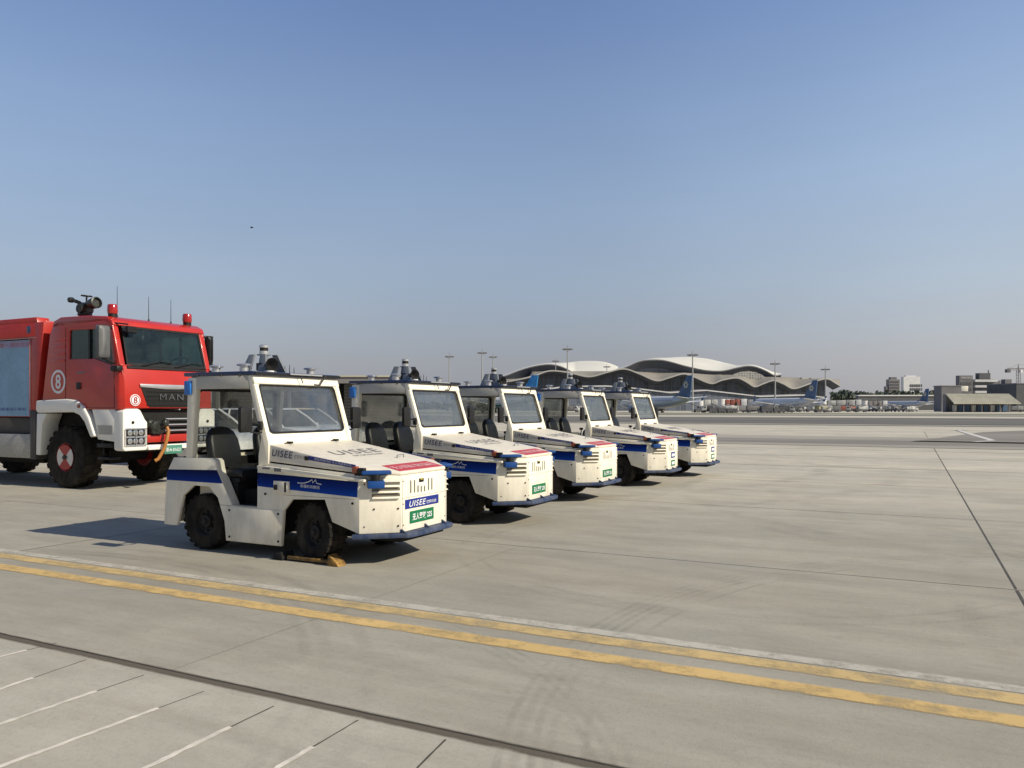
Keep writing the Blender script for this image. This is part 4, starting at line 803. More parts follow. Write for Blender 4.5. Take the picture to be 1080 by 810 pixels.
def catmull(P, k=6):
    out = []
    for i in range(len(P)-1):
        p0, p1, p2, p3 = P[max(i-1,0)], P[i], P[i+1], P[min(i+2,len(P)-1)]
        for j in range(k):
            t = j/k; out.append(tuple(.5*((2*b)+(-a+c)*t+(2*a-5*b+4*c-d)*t*t+(-a+3*b-3*c+d)*t**3) for a, b, c, d in zip(p0,p1,p2,p3)))
    return out+[P[-1]]
def make_terminal():
    Y0, Y1, Y2 = 440, 470, 545
    t = empty('terminal_building', (0,0,0), 0, 'long airport terminal with rolling wave roofs, pale crests and dark glass front', 'building')
    A = catmull([(520,404),(545,400),(564,395.5),(580,390.4),(600,392.2),(621,396.5),(640,392),(658,388.3),(674,393.4),(692,400.6),(706,397.5),(720,393.6),(730,396),(749.5,403.6),(762,400),(777,397.8),(787,402),(796,407),(806,403.5),(816,400.5),(826,404),(837,409),(852,404.6),(864,400),(873,398.8),(880,402.5),(886,406.3)])
    wA = lambda px, py, Y=Y0: at(px, py, Y)
    # lower roof: sheet from the eave to the foot of the upper hall
    bk = lambda px: 399.5 if px < 560 else 391.5+max(0,(px-640))*.020 if px < 760 else 394.5+(px-760)*.045
    b = MB(); f_ = [wA(*q) for q in A]; m_ = [at(q[0], (q[1]+bk(q[0]))/2-.3, (Y0+Y1)/2) for q in A]; r_ = [at(q[0], bk(q[0]), Y1+8) for q in A]
    b.loft([f_, m_, r_], caps=False, closed=False); b.build('lower_roof', BG['tanroof'], t)
    b = MB(); b.loft([[p+Vector((0,-.3,0)) for p in f_], [p+Vector((0,-.3,-.75)) for p in f_]], caps=False, closed=False); b.build('lower_fascia', BG['fascia'], t)
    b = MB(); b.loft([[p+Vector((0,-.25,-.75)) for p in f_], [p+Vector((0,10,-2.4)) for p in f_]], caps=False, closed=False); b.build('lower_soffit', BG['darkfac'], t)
    b = MB(); fw = [q for q in A if 524 < q[0] < 878]; tp = [wA(*q)+Vector((0,10,-2.2)) for q in fw]; b.loft([tp, [(p.x,p.y,0) for p in tp]], caps=False, closed=False); b.build('glass_front', BG['glz'], t)
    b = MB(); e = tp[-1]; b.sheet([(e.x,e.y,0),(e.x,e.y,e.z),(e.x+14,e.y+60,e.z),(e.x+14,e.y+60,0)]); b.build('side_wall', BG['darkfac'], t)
    # columns along the front
    for px in range(540, 876, 12):
        q = at(px, 430, Y0+8); z = at(*min(A, key=lambda a: abs(a[0]-px)), Y0).z-1.5
        MB().cyl((q.x,q.y,0),(q.x,q.y,z),.45,.35,8).build('column', BG['grey'], t)
    # upper halls
    for nm, E_, C_ in (('west', [(523,399.4),(536,395),(549,390),(563,386),(578,384),(590,385.6),(600,390),(606,394)], [(523,399),(549,389.5),(570,385),(590,383),(600,382.4),(612,381),(630,381),(642,383),(652,387)]),
                   ('east', [(648,391),(660,387),(674,381),(686,379.2),(702,380),(723,385.6),(743,390),(757,391),(766,390.2),(777,387.6),(788,385.7),(797,386.5),(808,390.7),(817,395.6),(824,394.8)], [(648,390.8),(662,386),(690,378.6),(705,377.4),(723,376.6),(745,378.4),(764,382.6),(780,386),(795,385.8),(812,391.5),(824,394.4)])):
        e1 = catmull(E_, 5); e2 = catmull(C_, 5)
        def samp(L, px):
            for a, c in zip(L, L[1:]):
                if a[0] <= px <= c[0]: return a[1]+(c[1]-a[1])*(px-a[0])/max(1e-6, c[0]-a[0])
            return L[-1][1] if px > L[-1][0] else L[0][1]
        pxs = [e1[0][0]+(max(e1[-1][0], e2[-1][0])-e1[0][0])*i/70 for i in range(71)]
        fr = [at(p, samp(e1, p) if p <= e1[-1][0] else max(samp(e2, p)+.4, e1[-1][1]), Y1) for p in pxs]
        rr = [at(p, samp(e2, p)-.2, Y2) for p in pxs]
        mid = [a.lerp(c, .5)+Vector((0,0,.6)) for a, c in zip(fr, rr)]
        b = MB(); b.loft([fr, mid, rr], caps=False, closed=False); b.build('upper_roof', BG['whiteroof'], t)
        lo = [at(p, 401, Y1+2) for p in pxs]
        b = MB(); b.loft([fr, [p+Vector((0,0,-.6)) for p in fr]], caps=False, closed=False); b.build('upper_fascia', BG['grey'], t)
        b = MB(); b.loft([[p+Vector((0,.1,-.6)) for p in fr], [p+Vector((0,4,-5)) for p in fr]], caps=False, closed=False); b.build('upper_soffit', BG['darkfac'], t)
        b = MB(); b.loft([[p+Vector((0,4,-4.9)) for p in fr], [Vector((p.x,p.y+5,8)) for p in fr]], caps=False, closed=False); b.build('upper_glass', BG['glz'], t)
    b = MB(); b.plate([(at(p, 0, Y1-12).x, at(0, z, Y1-12).z) for p, z in ((768,398),(775,394),(782,391.9),(789,391.2),(797,392.6),(804,395.6),(808,398.6),(796,400.5),(780,400))], [], lambda u, v, w: (u, w, v), Y1-12.4, Y1-12); b.build('lattice_screen', BG['lat'], t)
    # skylights on the lower roof
    for px, py in ((560,397),(700,393.6),(712,393.3),(824,398),(833,400),(842,400),(848,396.6),(858,397),(750,397),(757,397),(764,397),(610,391.5),(616,391.8),(622,392)):
        q = at(px, py+1.2, Y1+2); MB().box(q.x-1.8,q.x+1.8,q.y-1.5,q.y+1.5,q.z-1.6,q.z-.2).build('skylight', BG['redish'] if px % 4 == 1 else BG['fascia'], t)
    return t
make_terminal()
# low boarding pier in front
pier = empty('boarding_pier', (0,0,0), 0, 'low dark boarding pier with thin pale roof line in front of the terminal', 'building')
pp = [(470,415),(560,412),(598,407),(640,406.5),(662,408),(707,413.5),(745,411),(802,417.5),(850,416),(872,419)]
f_ = [at(p, y, 405) for p, y in pp]
b = MB(); b.loft([f_, [p+Vector((0,.0,-.6)) for p in f_]], caps=False, closed=False); b.build('roof_edge', BG['white'], pier)
b = MB(); b.loft([f_, [p+Vector((0,16,.5)) for p in f_]], caps=False, closed=False); b.build('roof', BG['conc'], pier)
b = MB(); b.loft([[p+Vector((0,1,-.6)) for p in f_], [Vector((p.x,p.y+1,0)) for p in f_]], caps=False, closed=False); b.build('glass_wall', BG['glz'], pier)

def make_plane(tailm, stripe):
    t = empty('airliner'); L = 37.0
    st = [(0,.05,2.95),(.5,.75,3.0),(1.5,1.25,3.15),(3,1.7,3.3),(5,1.95,3.4),(7,1.98,3.4),(24,1.98,3.4),(28,1.75,3.6),(32,1.15,4.0),(35,.6,4.35),(37,.2,4.6)]
    def ring(x, r, z): return [(-x, r*math.cos(a), z+r*math.sin(a)) for a in [2*math.pi*i/20 for i in range(20)]]
    MB().loft([ring(*s) for s in st]).build('fuselage', BG['fus'], t, smooth=60)
    bl = MB()
    for s in (-1, 1):
        bl.loft([[(-x, s*(r+.02)*math.cos(a), z+(r+.02)*math.sin(a)) for a in (R(-88), R(-60), R(-35), R(-12))] for x, r, z in st[2:-1]], caps=False, closed=False)
    bl.build('belly_paint', BG[stripe], t, smooth=60)
    for s in (-1, 1):
        w = MB()
        for i in range(26): 
            x = 6+i*.9; r = 1.99 if x < 24 else 1.99-(x-24)*.055; w.box(-x-.14,-x+.14,*sorted((s*(r*.985), s*(r*.985+.03))),3.72 if x<24 else 3.72+.0,3.98)
        w.build('cabin_windows', BG['dark'], t)
        b = MB(); b.loft([[(-13,s*1.5,2.5),(-20,s*1.5,2.4),(-20,s*1.5,2.6),(-13,s*1.5,3.0)], [(-21.5,s*17,4.0),(-23,s*17,4.0),(-23,s*17,4.06),(-21.5,s*17,4.15)]]); wg = b.build('wing', BG['fus'], t)
        MB().loft([[(-21.6,s*17,4.05),(-23,s*17,4.05),(-23,s*17.08,4.1),(-21.6,s*17.08,4.1)], [(-22.8,s*17.5,6.2),(-23.5,s*17.5,6.2),(-23.5,s*17.55,6.2),(-22.8,s*17.55,6.2)]]).build('winglet', BG[tailm], wg)
        b = MB(); b.lathe((-12.6,s*5.8,1.55), (-1,0,0), [(0,.95),(.1,1.08),(1.5,1.12),(3.2,.9),(4.3,.5),(4.4,.2)], 20, caps=False); b.loft([[(-13.4,s*5.7,2.4),(-17,s*5.7,2.4),(-17,s*5.9,2.4),(-13.4,s*5.9,2.4)], [(-15,s*5.7,3.2),(-18,s*5.7,3.2),(-18,s*5.9,3.2),(-15,s*5.9,3.2)]]); en = b.build('engine', BG['eng'], t)
        MB().lathe((-12.9,s*5.8,1.55), (-1,0,0), [(0,.93),(.02,.05)], 20, caps=False).build('fan', BG['dark'], en)
        MB().loft([[(-32,s*.6,4.5),(-35.2,s*.4,4.6),(-35.2,s*.4,4.7),(-32,s*.6,4.8)], [(-35.2,s*6.2,5.1),(-36.6,s*6.2,5.1),(-36.6,s*6.2,5.16),(-35.2,s*6.2,5.2)]]).build('tailplane', BG['fus'], t)
        b = MB(); b.cyl((-18,s*3.6,2.4),(-18,s*3.6,.5),.14); b.cyl((-18,s*3.3,.55),(-18,s*3.9,.55),.55,seg=18); b.build('main_gear', BG['dark'], t)
    b = MB(); b.prism([(-27.5,5.3),(-30.2,6.2),(-34.3,11.8),(-36.6,11.8),(-35.6,5.0),(-31,4.6)], -.16, .16); b.build('tail_fin', BG[tailm], t, bevel=.05)
    b = MB(); b.cyl((-5,0,1.8),(-5,0,.4),.1); b.cyl((-5,-.25,.4),(-5,.25,.4),.4,seg=16); b.build('nose_gear', BG['dark'], t)
    b = MB()
    for s in (-1, 1): b.hull([(-1.55,s*.15,4.22),(-1.62,s*.85,4.12),(-2.6,s*1.22,4.22),(-2.4,s*.5,4.62),(-2.2,s*.15,4.66)], [(0,1,2,3,4)])
    b.build('cockpit_window', BG['dark'], t)
    return t
pl1 = make_plane('tailb', 'belly'); pl2, pl3 = copy_tree(pl1), copy_tree(pl1); pl4 = make_plane('taill', 'tealm')
def park(o, tailpx, Y, nose_px, lab, rx=None):
    """tail at tailpx (depth Y); heading chosen so that the nose shows at nose_px"""
    tw = at(tailpx, 430, Y); tw.z = 0; best = None
    for k in range(0, 900):
        a = R(90+k*.1)            # nose direction, pointing left and away
        nse = tw+Vector((math.cos(a), math.sin(a), 0))*36.0
        px = 540+F*nse.x/nse.y
        if best is None or abs(px-nose_px) < best[0]: best = (abs(px-nose_px), a, nse)
    o.location = best[2]; o.rotation_euler = (0,0,best[1]); tag(o, lab, 'airliner', 'airliners parked at the terminal')
park(pl1, 729, 246, 655, 'blue tailed airliner right behind the two farthest tugs')
park(pl2, 861, 290, 792, 'blue tailed white airliner parked before the right end of the wave roofs')
park(pl3, 979, 420, 931, 'small distant airliner with blue tail left of the grey office block')
park(pl4, 566, 245, 470, 'airliner with a light blue tail showing above the roofs of the middle tugs')

def flower(o, seed):
    k = [c for c in bpy.data.objects if c.parent == o and c.name.startswith('tail_fin')][0]
    b = MB()
    for a in range(0, 360, 60): b.lathe((-33.7+.75*math.cos(R(a)), -.17, 8.9+.75*math.sin(R(a))), (0,-1,0), [(0,.42),(.05,.40)], 10); b.lathe((-33.7+.75*math.cos(R(a)), .17, 8.9+.75*math.sin(R(a))), (0,1,0), [(0,.42),(.05,.40)], 10)
    b.build('tail_emblem', BG['cream'], k)
flower(pl1, 1); flower(pl2, 2); flower(pl3, 3)

# jet bridges
def jet_bridge(px, Y, length, lab, mt='white', ang=0):
    mt = 'pale' if mt == 'white' else mt
    q = at(px, 430, Y); t = empty('jet_bridge', (q.x, q.y, 0), R(ang), lab, 'jet bridge', 'jet bridges at the pier')
    b = MB(); n_ = 3
    for k in range(n_): b.box(-length*(k+1)/n_+.25, -length*k/n_, -1.1-.1*k, 1.1+.1*k, 2.7-.05*k, 4.9+.1*k)
    b.build('tunnel', BG[mt], t, bevel=.05)
    b = MB()
    for k in range(int(length/1.6)): b.box(-1.6*k-1.2,-1.6*k-.3,-1.36,-1.32,3.5,4.4)
    b.build('tunnel_windows', BG['grey'], t)
    MB().cyl((1.5,0,2.4),(1.5,0,5.2),1.5,seg=20).build('rotunda', BG['white'], t)
    b = MB(); b.box(-length-2.2,-length,-1.5,1.5,2.5,5.2); b.build('cab', BG['white'], t, bevel=.1)
    b = MB(); b.cyl((-length*.75,-1.6,0),(-length*.75,-1.6,4),.25); b.cyl((-length*.75,1.6,0),(-length*.75,1.6,4),.25); b.box(-length*.75-.6,-length*.75+.6,-2.2,2.2,.3,1.1); b.cyl((2,0,0),(2,0,3),.6); b.build('support', BG['grey'], t)
jet_bridge(775, 330, 15, 'pale jet bridge left of the middle airliner, with three ribbed tunnel sections', 'white', 170)
jet_bridge(765, 318, 6, 'short jet bridge with a faded red advertising panel', 'redish', 175)
jet_bridge(742, 322, 9, 'white jet bridge tunnel just right of the nearest airliner tail', 'white', 185)
jet_bridge(872, 350, 12, 'long pale sloping jet bridge right of the middle airliner tail', 'white', 172)
jet_bridge(915, 400, 7, 'small grey and white jet bridge at the nose of the farthest airliner', 'conc', 175)

# service vehicles and kit on the far stands
def make_van():
    t = empty('service_truck'); b = MB(); b.box(-3.0,.9,-1.0,1.0,.8,2.3); b.build('box_body', BG['pale'], t, bevel=.06)
    b = MB(); b.prism([(1.0,.6),(1.0,2.3),(1.9,2.3),(2.5,1.5),(2.7,1.4),(2.7,.6)], -1.05, 1.05); b.build('cab', BG['pale'], t, bevel=.06)
    b = MB(); b.prism([(1.3,1.5),(1.3,2.15),(1.88,2.15),(2.35,1.5)], -1.07, 1.07); b.build('window', BG['dark'], t)
    MB().box(-3.2,2.6,-.8,.8,.45,.85).build('chassis', BG['dark'], t)
    for x in (-2.2,1.8):
        for s in (-1,1): MB().cyl((x,s*.8,.45),(x,s*1.1,.45),.45,seg=14).build('wheel', BG['dark'], t)
    return t
def recolor(o, nm, m):
    for k in [c for c in bpy.data.objects if c.parent == o and c.name.startswith(nm)]: k.data = k.data.copy(); k.data.materials[0] = m
van = make_van()
VL = [(613,300,'white','white service truck seen between the roofs of the third and fourth tugs'),(603,292,'conc','grey service truck seen through the cab of the fourth tug'),(748,265,'dark','dark service truck below the white jet bridge'),(757,262,'white','white service truck left of the red panelled jet bridge'),(768,268,'white','white box truck under the red panelled jet bridge'),
      (780,270,'grey','grey service truck before the ribbed jet bridge'),(797,262,'conc','grey truck under the nose of the middle airliner'),(812,258,'dark','dark loader under the middle airliner wing'),(829,262,'dark','dark truck behind the middle airliner engine'),(838,300,'white','white truck below the middle airliner tail cone'),
      (868,275,'yellowish','yellowish truck near the foot of the rightmost tall light mast'),(878,290,'dark','dark truck right of the rightmost tall light mast'),(889,300,'redish','red truck below the long sloping jet bridge'),(899,330,'redish','tall red truck topped by a white box'),(908,330,'white','white truck left of the small jet bridge'),
      (921,360,'dark','dark truck at the nose of the farthest airliner'),(942,340,'conc','grey truck under the farthest airliner wing'),(962,345,'white','small white truck near the farthest airliner tail'),(1069,300,'white','white truck at the right end of the ribbed canopy')]
for i, (px, Y, c, lab) in enumerate(VL):
    o = van if i == 0 else copy_tree(van); q = at(px, 430, Y); o.location = (q.x, q.y, 0); o.rotation_euler = (0,0,R(random.choice((0,180,25,160,200,345)))); tag(o, lab, 'truck', 'service trucks on the far stands')
for o, (px, Y, c, lab) in [(o, v) for o in bpy.data.objects if o.name.startswith('service_truck') for v in VL if o.get('label') == v[3]]:
    if c != 'white': recolor(o, 'box_body', BG[c])
# baggage carts, cones of small kit
def make_cart():
    t = empty('baggage_cart'); b = MB(); b.box(-1.2,1.2,-.7,.7,.5,.62); b.box(-1.2,1.2,-.7,.7,1.75,1.82)
    for x in (-1.15,1.15):
        for y in (-.65,.65): b.cyl((x,y,.6),(x,y,1.78),.04,seg=6)
    b.build('frame', BG['grey'], t); MB().box(-1.1,1.1,-.6,.6,.62,1.45).build('curtain', BG['dark'], t)
    b = MB()
    for x in (-.8,.8): b.cyl((x,-.7,.25),(x,.7,.25),.25,seg=10)
    b.build('wheel_set', BG['dark'], t); return t
ct = make_cart()
for i in range(14):
    o = ct if i == 0 else copy_tree(ct); px = 752+i*3.1 if i < 8 else 803+(i-8)*4.2; q = at(px, 430, 250+(i % 3)*4); o.location = (q.x,q.y,0)
    tag(o, 'small covered baggage cart in the line of carts before the middle airliner', 'baggage cart', 'baggage carts before the middle airliner')

# dark loaders, stairs and dollies crowding the stands
def make_loader():
    t = empty('belt_loader'); b = MB(); b.box(-2.2,2.0,-.8,.8,.45,1.1); b.build('body', BG['dark'], t, bevel=.04)
    MB().prism([(-2.8,1.15),(-2.8,1.35),(3.2,3.0),(3.2,2.8)], -.45, .45).build('belt', BG['grey'], t)
    b = MB(); b.box(-1.2,-.2,-.75,.75,1.1,2.0); b.build('cab', BG['pale'], t, bevel=.05)
    for x in (-1.5,1.4):
        for s in (-1,1): MB().cyl((x,s*.7,.38),(x,s*.95,.38),.38,seg=12).build('wheel', BG['dark'], t)
    return t
ld = make_loader(); rl = random.Random(3)
for i in range(26):
    o = ld if i == 0 else copy_tree(ld); px = 744+i*9.2+rl.uniform(-3,3) if i < 24 else 690+i*2; q = at(px, 430, rl.uniform(262,330)); o.location = (q.x,q.y,0); o.rotation_euler = (0,0,R(rl.choice((0,180,20,200,340,90))))
    tag(o, 'small dark belt loader among the clutter on the far aircraft stands', 'belt loader', 'belt loaders on the far stands')
# light masts
def mast(px, ytop, Y, lab):
    q = at(px, ytop, Y); h = q.z; t = empty('light_mast', (q.x, q.y, 0), 0, lab, 'light mast', 'tall apron light masts')
    MB().cyl((0,0,0),(0,0,h),.42,.20,10).build('pole', BG['pole'], t)
    b = MB(); b.torus((0,0,h-.6), (0,0,1), 1.3, .12, 16, 5); b.tube([(-1.3,0,h-.6),(1.3,0,h-.6)], .1, 5); b.tube([(0,-1.3,h-.6),(0,1.3,h-.6)], .1, 5); b.cyl((0,0,h),(0,0,h+1.2),.06,seg=6); b.build('head_frame', BG['grey'], t)
    for a in range(0, 360, 60):
        c = Vector((math.cos(R(a))*1.6, math.sin(R(a))*1.6, h-.5)); MB().box(c.x-.42,c.x+.42,c.y-.35,c.y+.35,c.z-.3,c.z+.25).build('floodlight', BG['grey'], t)
for px, y, Y, lab in ((474,375,350,'leftmost light mast above the roof of the second tug'),(508.5,371,330,'taller mast of the pair above the second tug nose'),(520,375.5,380,'shorter mast of the pair above the second tug nose'),(598.5,367,310,'tallest light mast, over the pale left hall roof'),
                      (730.5,373,300,'light mast in front of the high pale right hall roof'),(817.5,382.5,330,'light mast at the right tip of the upper roof'),(870.5,388.5,360,'rightmost light mast, over the end of the wave roof'),
                      (586,380,460,'short thin mast left of the tallest light mast'),(640,386,460,'short thin mast in the dip between the two pale hall roofs')): mast(px, y, Y, lab)

# distant buildings on the right
def block(name, x0, x1, yt, Y, m, depth=25, label=None, cat='building', yb=None):
    t = empty(name, (at((x0+x1)/2, 430, Y).x, Y, 0), 0, label, cat); w = (x1-x0)/F*Y/2; h = at(0, yt, Y).z
    MB().box(-w, w, 0, depth, 0, h).build('wall', m, t); return t, w, h
t, w, h = block('office_block', 938, 949, 400, 900, BG['conc'], 8, 'dark slab tower on the skyline left of the pale lattice building')
MB().box(-w-3,-w,1,7,0,h-8).build('side_wing', BG['conc'], t)
b = MB()
for k in range(9): b.box(-w+1,w-1,-.3,0,4+k*3.3,5.6+k*3.3)
b.build('window_band', BG['dark'], t); MB().box(-4,3,1,6,h,h+2.5).build('roof_plant', BG['grey'], t)
t, w, h = block('office_block', 953, 970.5, 398, 880, BG['white'], 6, 'pale skyline building with dark window grid right of the dark tower')
for k in range(6): 
    for j in range(5): MB().box(-w+7+k*2.4,-w+8.7+k*2.4,-.3,0,8+j*4.2,11+j*4.2).build('window', BG['dark'], t)
b = MB(); b.box(-w,w,0,6,h,h+.8); b.box(-w+3,w-4,1,5,h+.8,h+2.2); b.build('roof_canopy', BG['white'], t)
t, w, h = block('grey_hangar', 993, 1014, 407.5, 330, BG['grey'], 6, 'plain grey block left of the dark office tower', 'building')
MB().box(-w-.2,w+.2,-.2,6.2,h,h+.4).build('parapet', BG['conc'], t)
for i in range(4): MB().box(-w+1.5+i*2.4,-w+3+i*2.4,-.1,0,0.1,2.2).build('door', BG['dark'], t)
t, w, h = block('office_tower', 1012, 1026, 396, 350, BG['grey'], 3, 'dark office tower with a thin white sign line along its top')
text('机场集团有限公司', 'roof_sign', BG['white'], t, (0,-.1,h-1), (1,0,0), (0,0,1), width=w*1.6, height=.9, depth=.1)
for k in range(4): MB().box(-w+.6,w-.6,-.12,0,4+k*2.6,5.2+k*2.6).build('window_band', BG['dark'], t)
t, w, h = block('balcony_building', 1026.5, 1050, 400, 352, BG['grey'], 4, 'building with slanting white balcony bands and an antenna box')
for k in range(4): MB().box(-w,w-.2*k,-1.6+.0*k,-.05,h-1.2-2.5*k,h-.2-2.5*k).build('balcony', BG['white'], t)
MB().box(-2,3,.5,3.5,h,h+2.8).build('roof_box', BG['dark'], t); MB().cyl((3.6,3,h),(3.6,3,h+4.2),.25,seg=8).build('antenna', BG['grey'], t)
t, w, h = block('curved_office', 1044, 1073, 406, 358, BG['conc'], 4, 'long lower grey office wing behind the ribbed canopy')
for k in range(3): MB().box(-w,w,-.3,0,h-1.6-2.6*k,h-.5-2.6*k).build('window_band', BG['dark'], t)
MB().box(-5,-1,.5,3.5,h,h+2).build('roof_box', BG['grey'], t); MB().box(1,4,.5,3.5,h,h+2.6).build('roof_box', BG['grey'], t)
t, w, h = block('dark_block', 1072, 1100, 405, 320, BG['dark'], 20, 'dark block cut off by the right edge of the photo')
MB().box(-w,w,-.15,20,h,h+.4).build('parapet', BG['grey'], t)
# billboard box
q = at(1017.5, 410, 318); t = empty('white_billboard', (q.x,q.y,0), 0, 'small blank white board standing above the left end of the ribbed canopy', 'board')
MB().box(-1.3,1.4,0,.4,q.z-1,q.z+1.1).build('panel', BG['whiteroof'], t, bevel=.03); MB().cyl((0,.2,0),(0,.2,q.z-.9),.12,seg=8).build('post', BG['grey'], t)
# ribbed canopy
Y = 290; x0, x1 = at(1006,0,Y).x, at(1077,0,Y).x; zt, zb = at(0,415.5,Y+7).z, at(0,425.5,Y).z
t = empty('ribbed_canopy', ((x0+x1)/2, Y, 0), 0, 'low building with a sloping cream ribbed roof over blue glass doors', 'building'); w = (x1-x0)/2
b = MB(); nr = 34; top = []; bot = []
for i in range(nr*2+1):
    x = -w+2*w*i/(nr*2); dz = .22*(i % 2); sx = x*(.94 if x < 0 else 1.0); top.append((sx, 7, zt+dz)); bot.append((x, 0, zb+dz))
b.loft([bot, top], caps=False, closed=False); b.loft([[(x,y,z-.3) for x,y,z in bot], bot], caps=False, closed=False); b.build('ribbed_roof', BG['cream'], t, smooth=5)
MB().box(-w*.93,w,7,9,0,zt-.1).build('rear_wall', BG['conc'], t)
MB().box(-w*.9,w*.96,5.0,5.3,0,zb-.2).build('front_wall', BG['dark'], t)
for i in range(9):
    x = -w*.82+i*w*.19; MB().box(x,x+w*.13,4.85,4.98,.3,2.6).build('glass_door', BG['bluep'] if i % 3 else BG['white'], t)
for i in range(8):
    x = -w*.95+i*w*.27; MB().cyl((x,.6,0),(x,.6,zb),.16,seg=8).build('post', BG['conc'], t)
# long low roofs right of the terminal
t, w, h = block('long_shed', 905, 990, 417.6, 520, BG['dark'], 4, 'long low shed with a thin white roof line behind the farthest airliner')
MB().box(-w,w,-.6,4.5,h-.1,h+.7).build('roof_edge', BG['white'], t)
# tower crane
Y = 520; q = at(1074, 384, Y); cr = empty('tower_crane', (q.x, Y, 0), R(8), 'tower crane standing above the offices at the right edge', 'crane')
b = MB(); H_ = q.z; hj = at(0,389.5,Y).z
for sx in (-1,1):
    for sy in (-1,1): b.cyl((sx*.8,sy*.8,0),(sx*.8,sy*.8,hj),.16,seg=5)
for k in range(int(hj/2)): b.tube([(-.8,-.8,2*k),(.8,-.8,2*k+2)], .1, 4); b.tube([(.8,.8,2*k),(-.8,.8,2*k+2)], .1, 4)
b.build('mast', BG['grey'], cr)
b = MB(); b.cyl((0,0,hj),(0,0,H_),.5,.15,6); b.tube([(-8,0,hj+.6),(22,0,hj+.6)], .28, 5); b.tube([(-8,0,hj-.4),(22,0,hj-.4)], .22, 5)
for k in range(15): b.tube([(-8+2*k,0,hj-.4),(-7+2*k,0,hj+.6)], .1, 4)
b.tube([(0,0,H_),(-7,0,hj+.6)], .08, 4); b.tube([(0,0,H_),(16,0,hj+.6)], .08, 4); b.build('jib', BG['grey'], cr)
MB().box(-9,-6.4,-1,1,hj-2.2,hj).build('counterweight', BG['dark'], cr); MB().box(.8,2.6,-.8,.8,hj-2.2,hj-.3).build('operator_cab', BG['white'], cr)

# far trees as one mass
def treeline(name, px0, px1, ytop, Y, n, m, lab, wob=3):
    b = MB(); rnd = random.Random(px0)
    for i in range(n):
        px = rnd.uniform(px0, px1); hh = at(0, ytop+math.sin(px*.35)*.8+math.sin(px*.11+1)*1.0, Y).z*rnd.uniform(.15,1)**.5
        c = at(px, 430, Y+rnd.uniform(-8,12)); c.z = hh*rnd.uniform(.5,1); s = rnd.uniform(.8,2.2)*Y/700
        for k in range(3):
            u = Vector((rnd.gauss(0,1),rnd.gauss(0,1),rnd.gauss(0,1))).normalized(); v = u.orthogonal().normalized()*s; w_ = u.cross(v).normalized()*s*rnd.uniform(.5,1); d_ = Vector((rnd.uniform(-s,s),rnd.uniform(-s,s),rnd.uniform(-s,s)*.6))
            b.sheet([c+d_+v, c+d_+w_, c+d_-v, c+d_-w_])
    lo = [at(px0+(px1-px0)*i/40, 430, Y+14) for i in range(41)]
    b.loft([[Vector((p.x,p.y,0)) for p in lo], [Vector((p.x,p.y,at(0,ytop+1.8+rnd.uniform(-.4,.5),Y).z)) for p in lo]], caps=False, closed=False)
    o = b.build(name, m); tag(o, lab, 'trees', kind='stuff'); return o
treeline('far_trees', 878, 990, 413.2, 640, 3600, BG['leaf'], 'distant dark green tree belt between the terminal and the grey offices')
treeline('far_trees', -60, 560, 424.5, 700, 2500, BG['leaf2'], 'hazy distant tree belt behind the fire engine and tugs')
treeline('far_trees', 990, 1140, 414.5, 640, 1200, BG['leaf'], 'distant tree belt behind the grey offices at the right')

# canopy shed behind the tugs on the left
q0, q1 = at(222, 396, 62), at(424, 397, 62); t = empty('maintenance_shed', ((q0.x+q1.x)/2, 62, 0), R(0), 'long open fronted shed with flat tan roof behind the two nearest tugs', 'building'); w = (q1.x-q0.x)/2; h = q0.z
MB().box(-w,w,-.2,12,h-.12,h).build('roof', BG['cream'], t); MB().box(-w+.05,w-.05,-.1,.15,h-.62,h-.12).build('fascia', BG['conc'], t)
m_c = bpy.data.materials.new('corrugated_wall'); nt, n_, l_ = nodes(m_c); oo = n_.new('ShaderNodeOutputMaterial'); pb = n_.new('ShaderNodeBsdfPrincipled'); pb.inputs['Roughness'].default_value = .6; l_.new(pb.outputs[0], oo.inputs[0])
wv = n_.new('ShaderNodeTexWave'); wv.bands_direction = 'Z'; wv.inputs['Scale'].default_value = 1.2; wv.inputs['Distortion'].default_value = .3; tcx = n_.new('ShaderNodeTexCoord'); l_.new(tcx.outputs['Object'], wv.inputs['Vector']); rp = n_.new('ShaderNodeValToRGB'); rp.color_ramp.elements[0].color = (.10,.105,.11,1); rp.color_ramp.elements[1].color = (.19,.195,.20,1); l_.new(wv.outputs[0], rp.inputs[0]); l_.new(rp.outputs[0], pb.inputs['Base Color'])
MB().box(-w+.2,w-6,11,11.3,0,h-.12).build('rear_wall', m_c, t); MB().box(w-5.2,w-.2,3,3.3,0,h-.62).build('front_wall', m_c, t); MB().box(-w+.1,-w+.4,0,11,0,h-.12).build('side_wall', BG['dark'], t); MB().box(w-.4,w-.1,0,11,0,h-.12).build('side_wall', BG['dark'], t); 
MB().box(-w+.2,w-6,3.6,3.8,1.2,h-.12).build('inner_panel', m_c, t)
for i in range(6): MB().box(-w+.4+i*(2*w-1)/5.0,-w+.6+i*(2*w-1)/5.0,.2,.4,0,h-.62).build('post', BG['grey'], t)

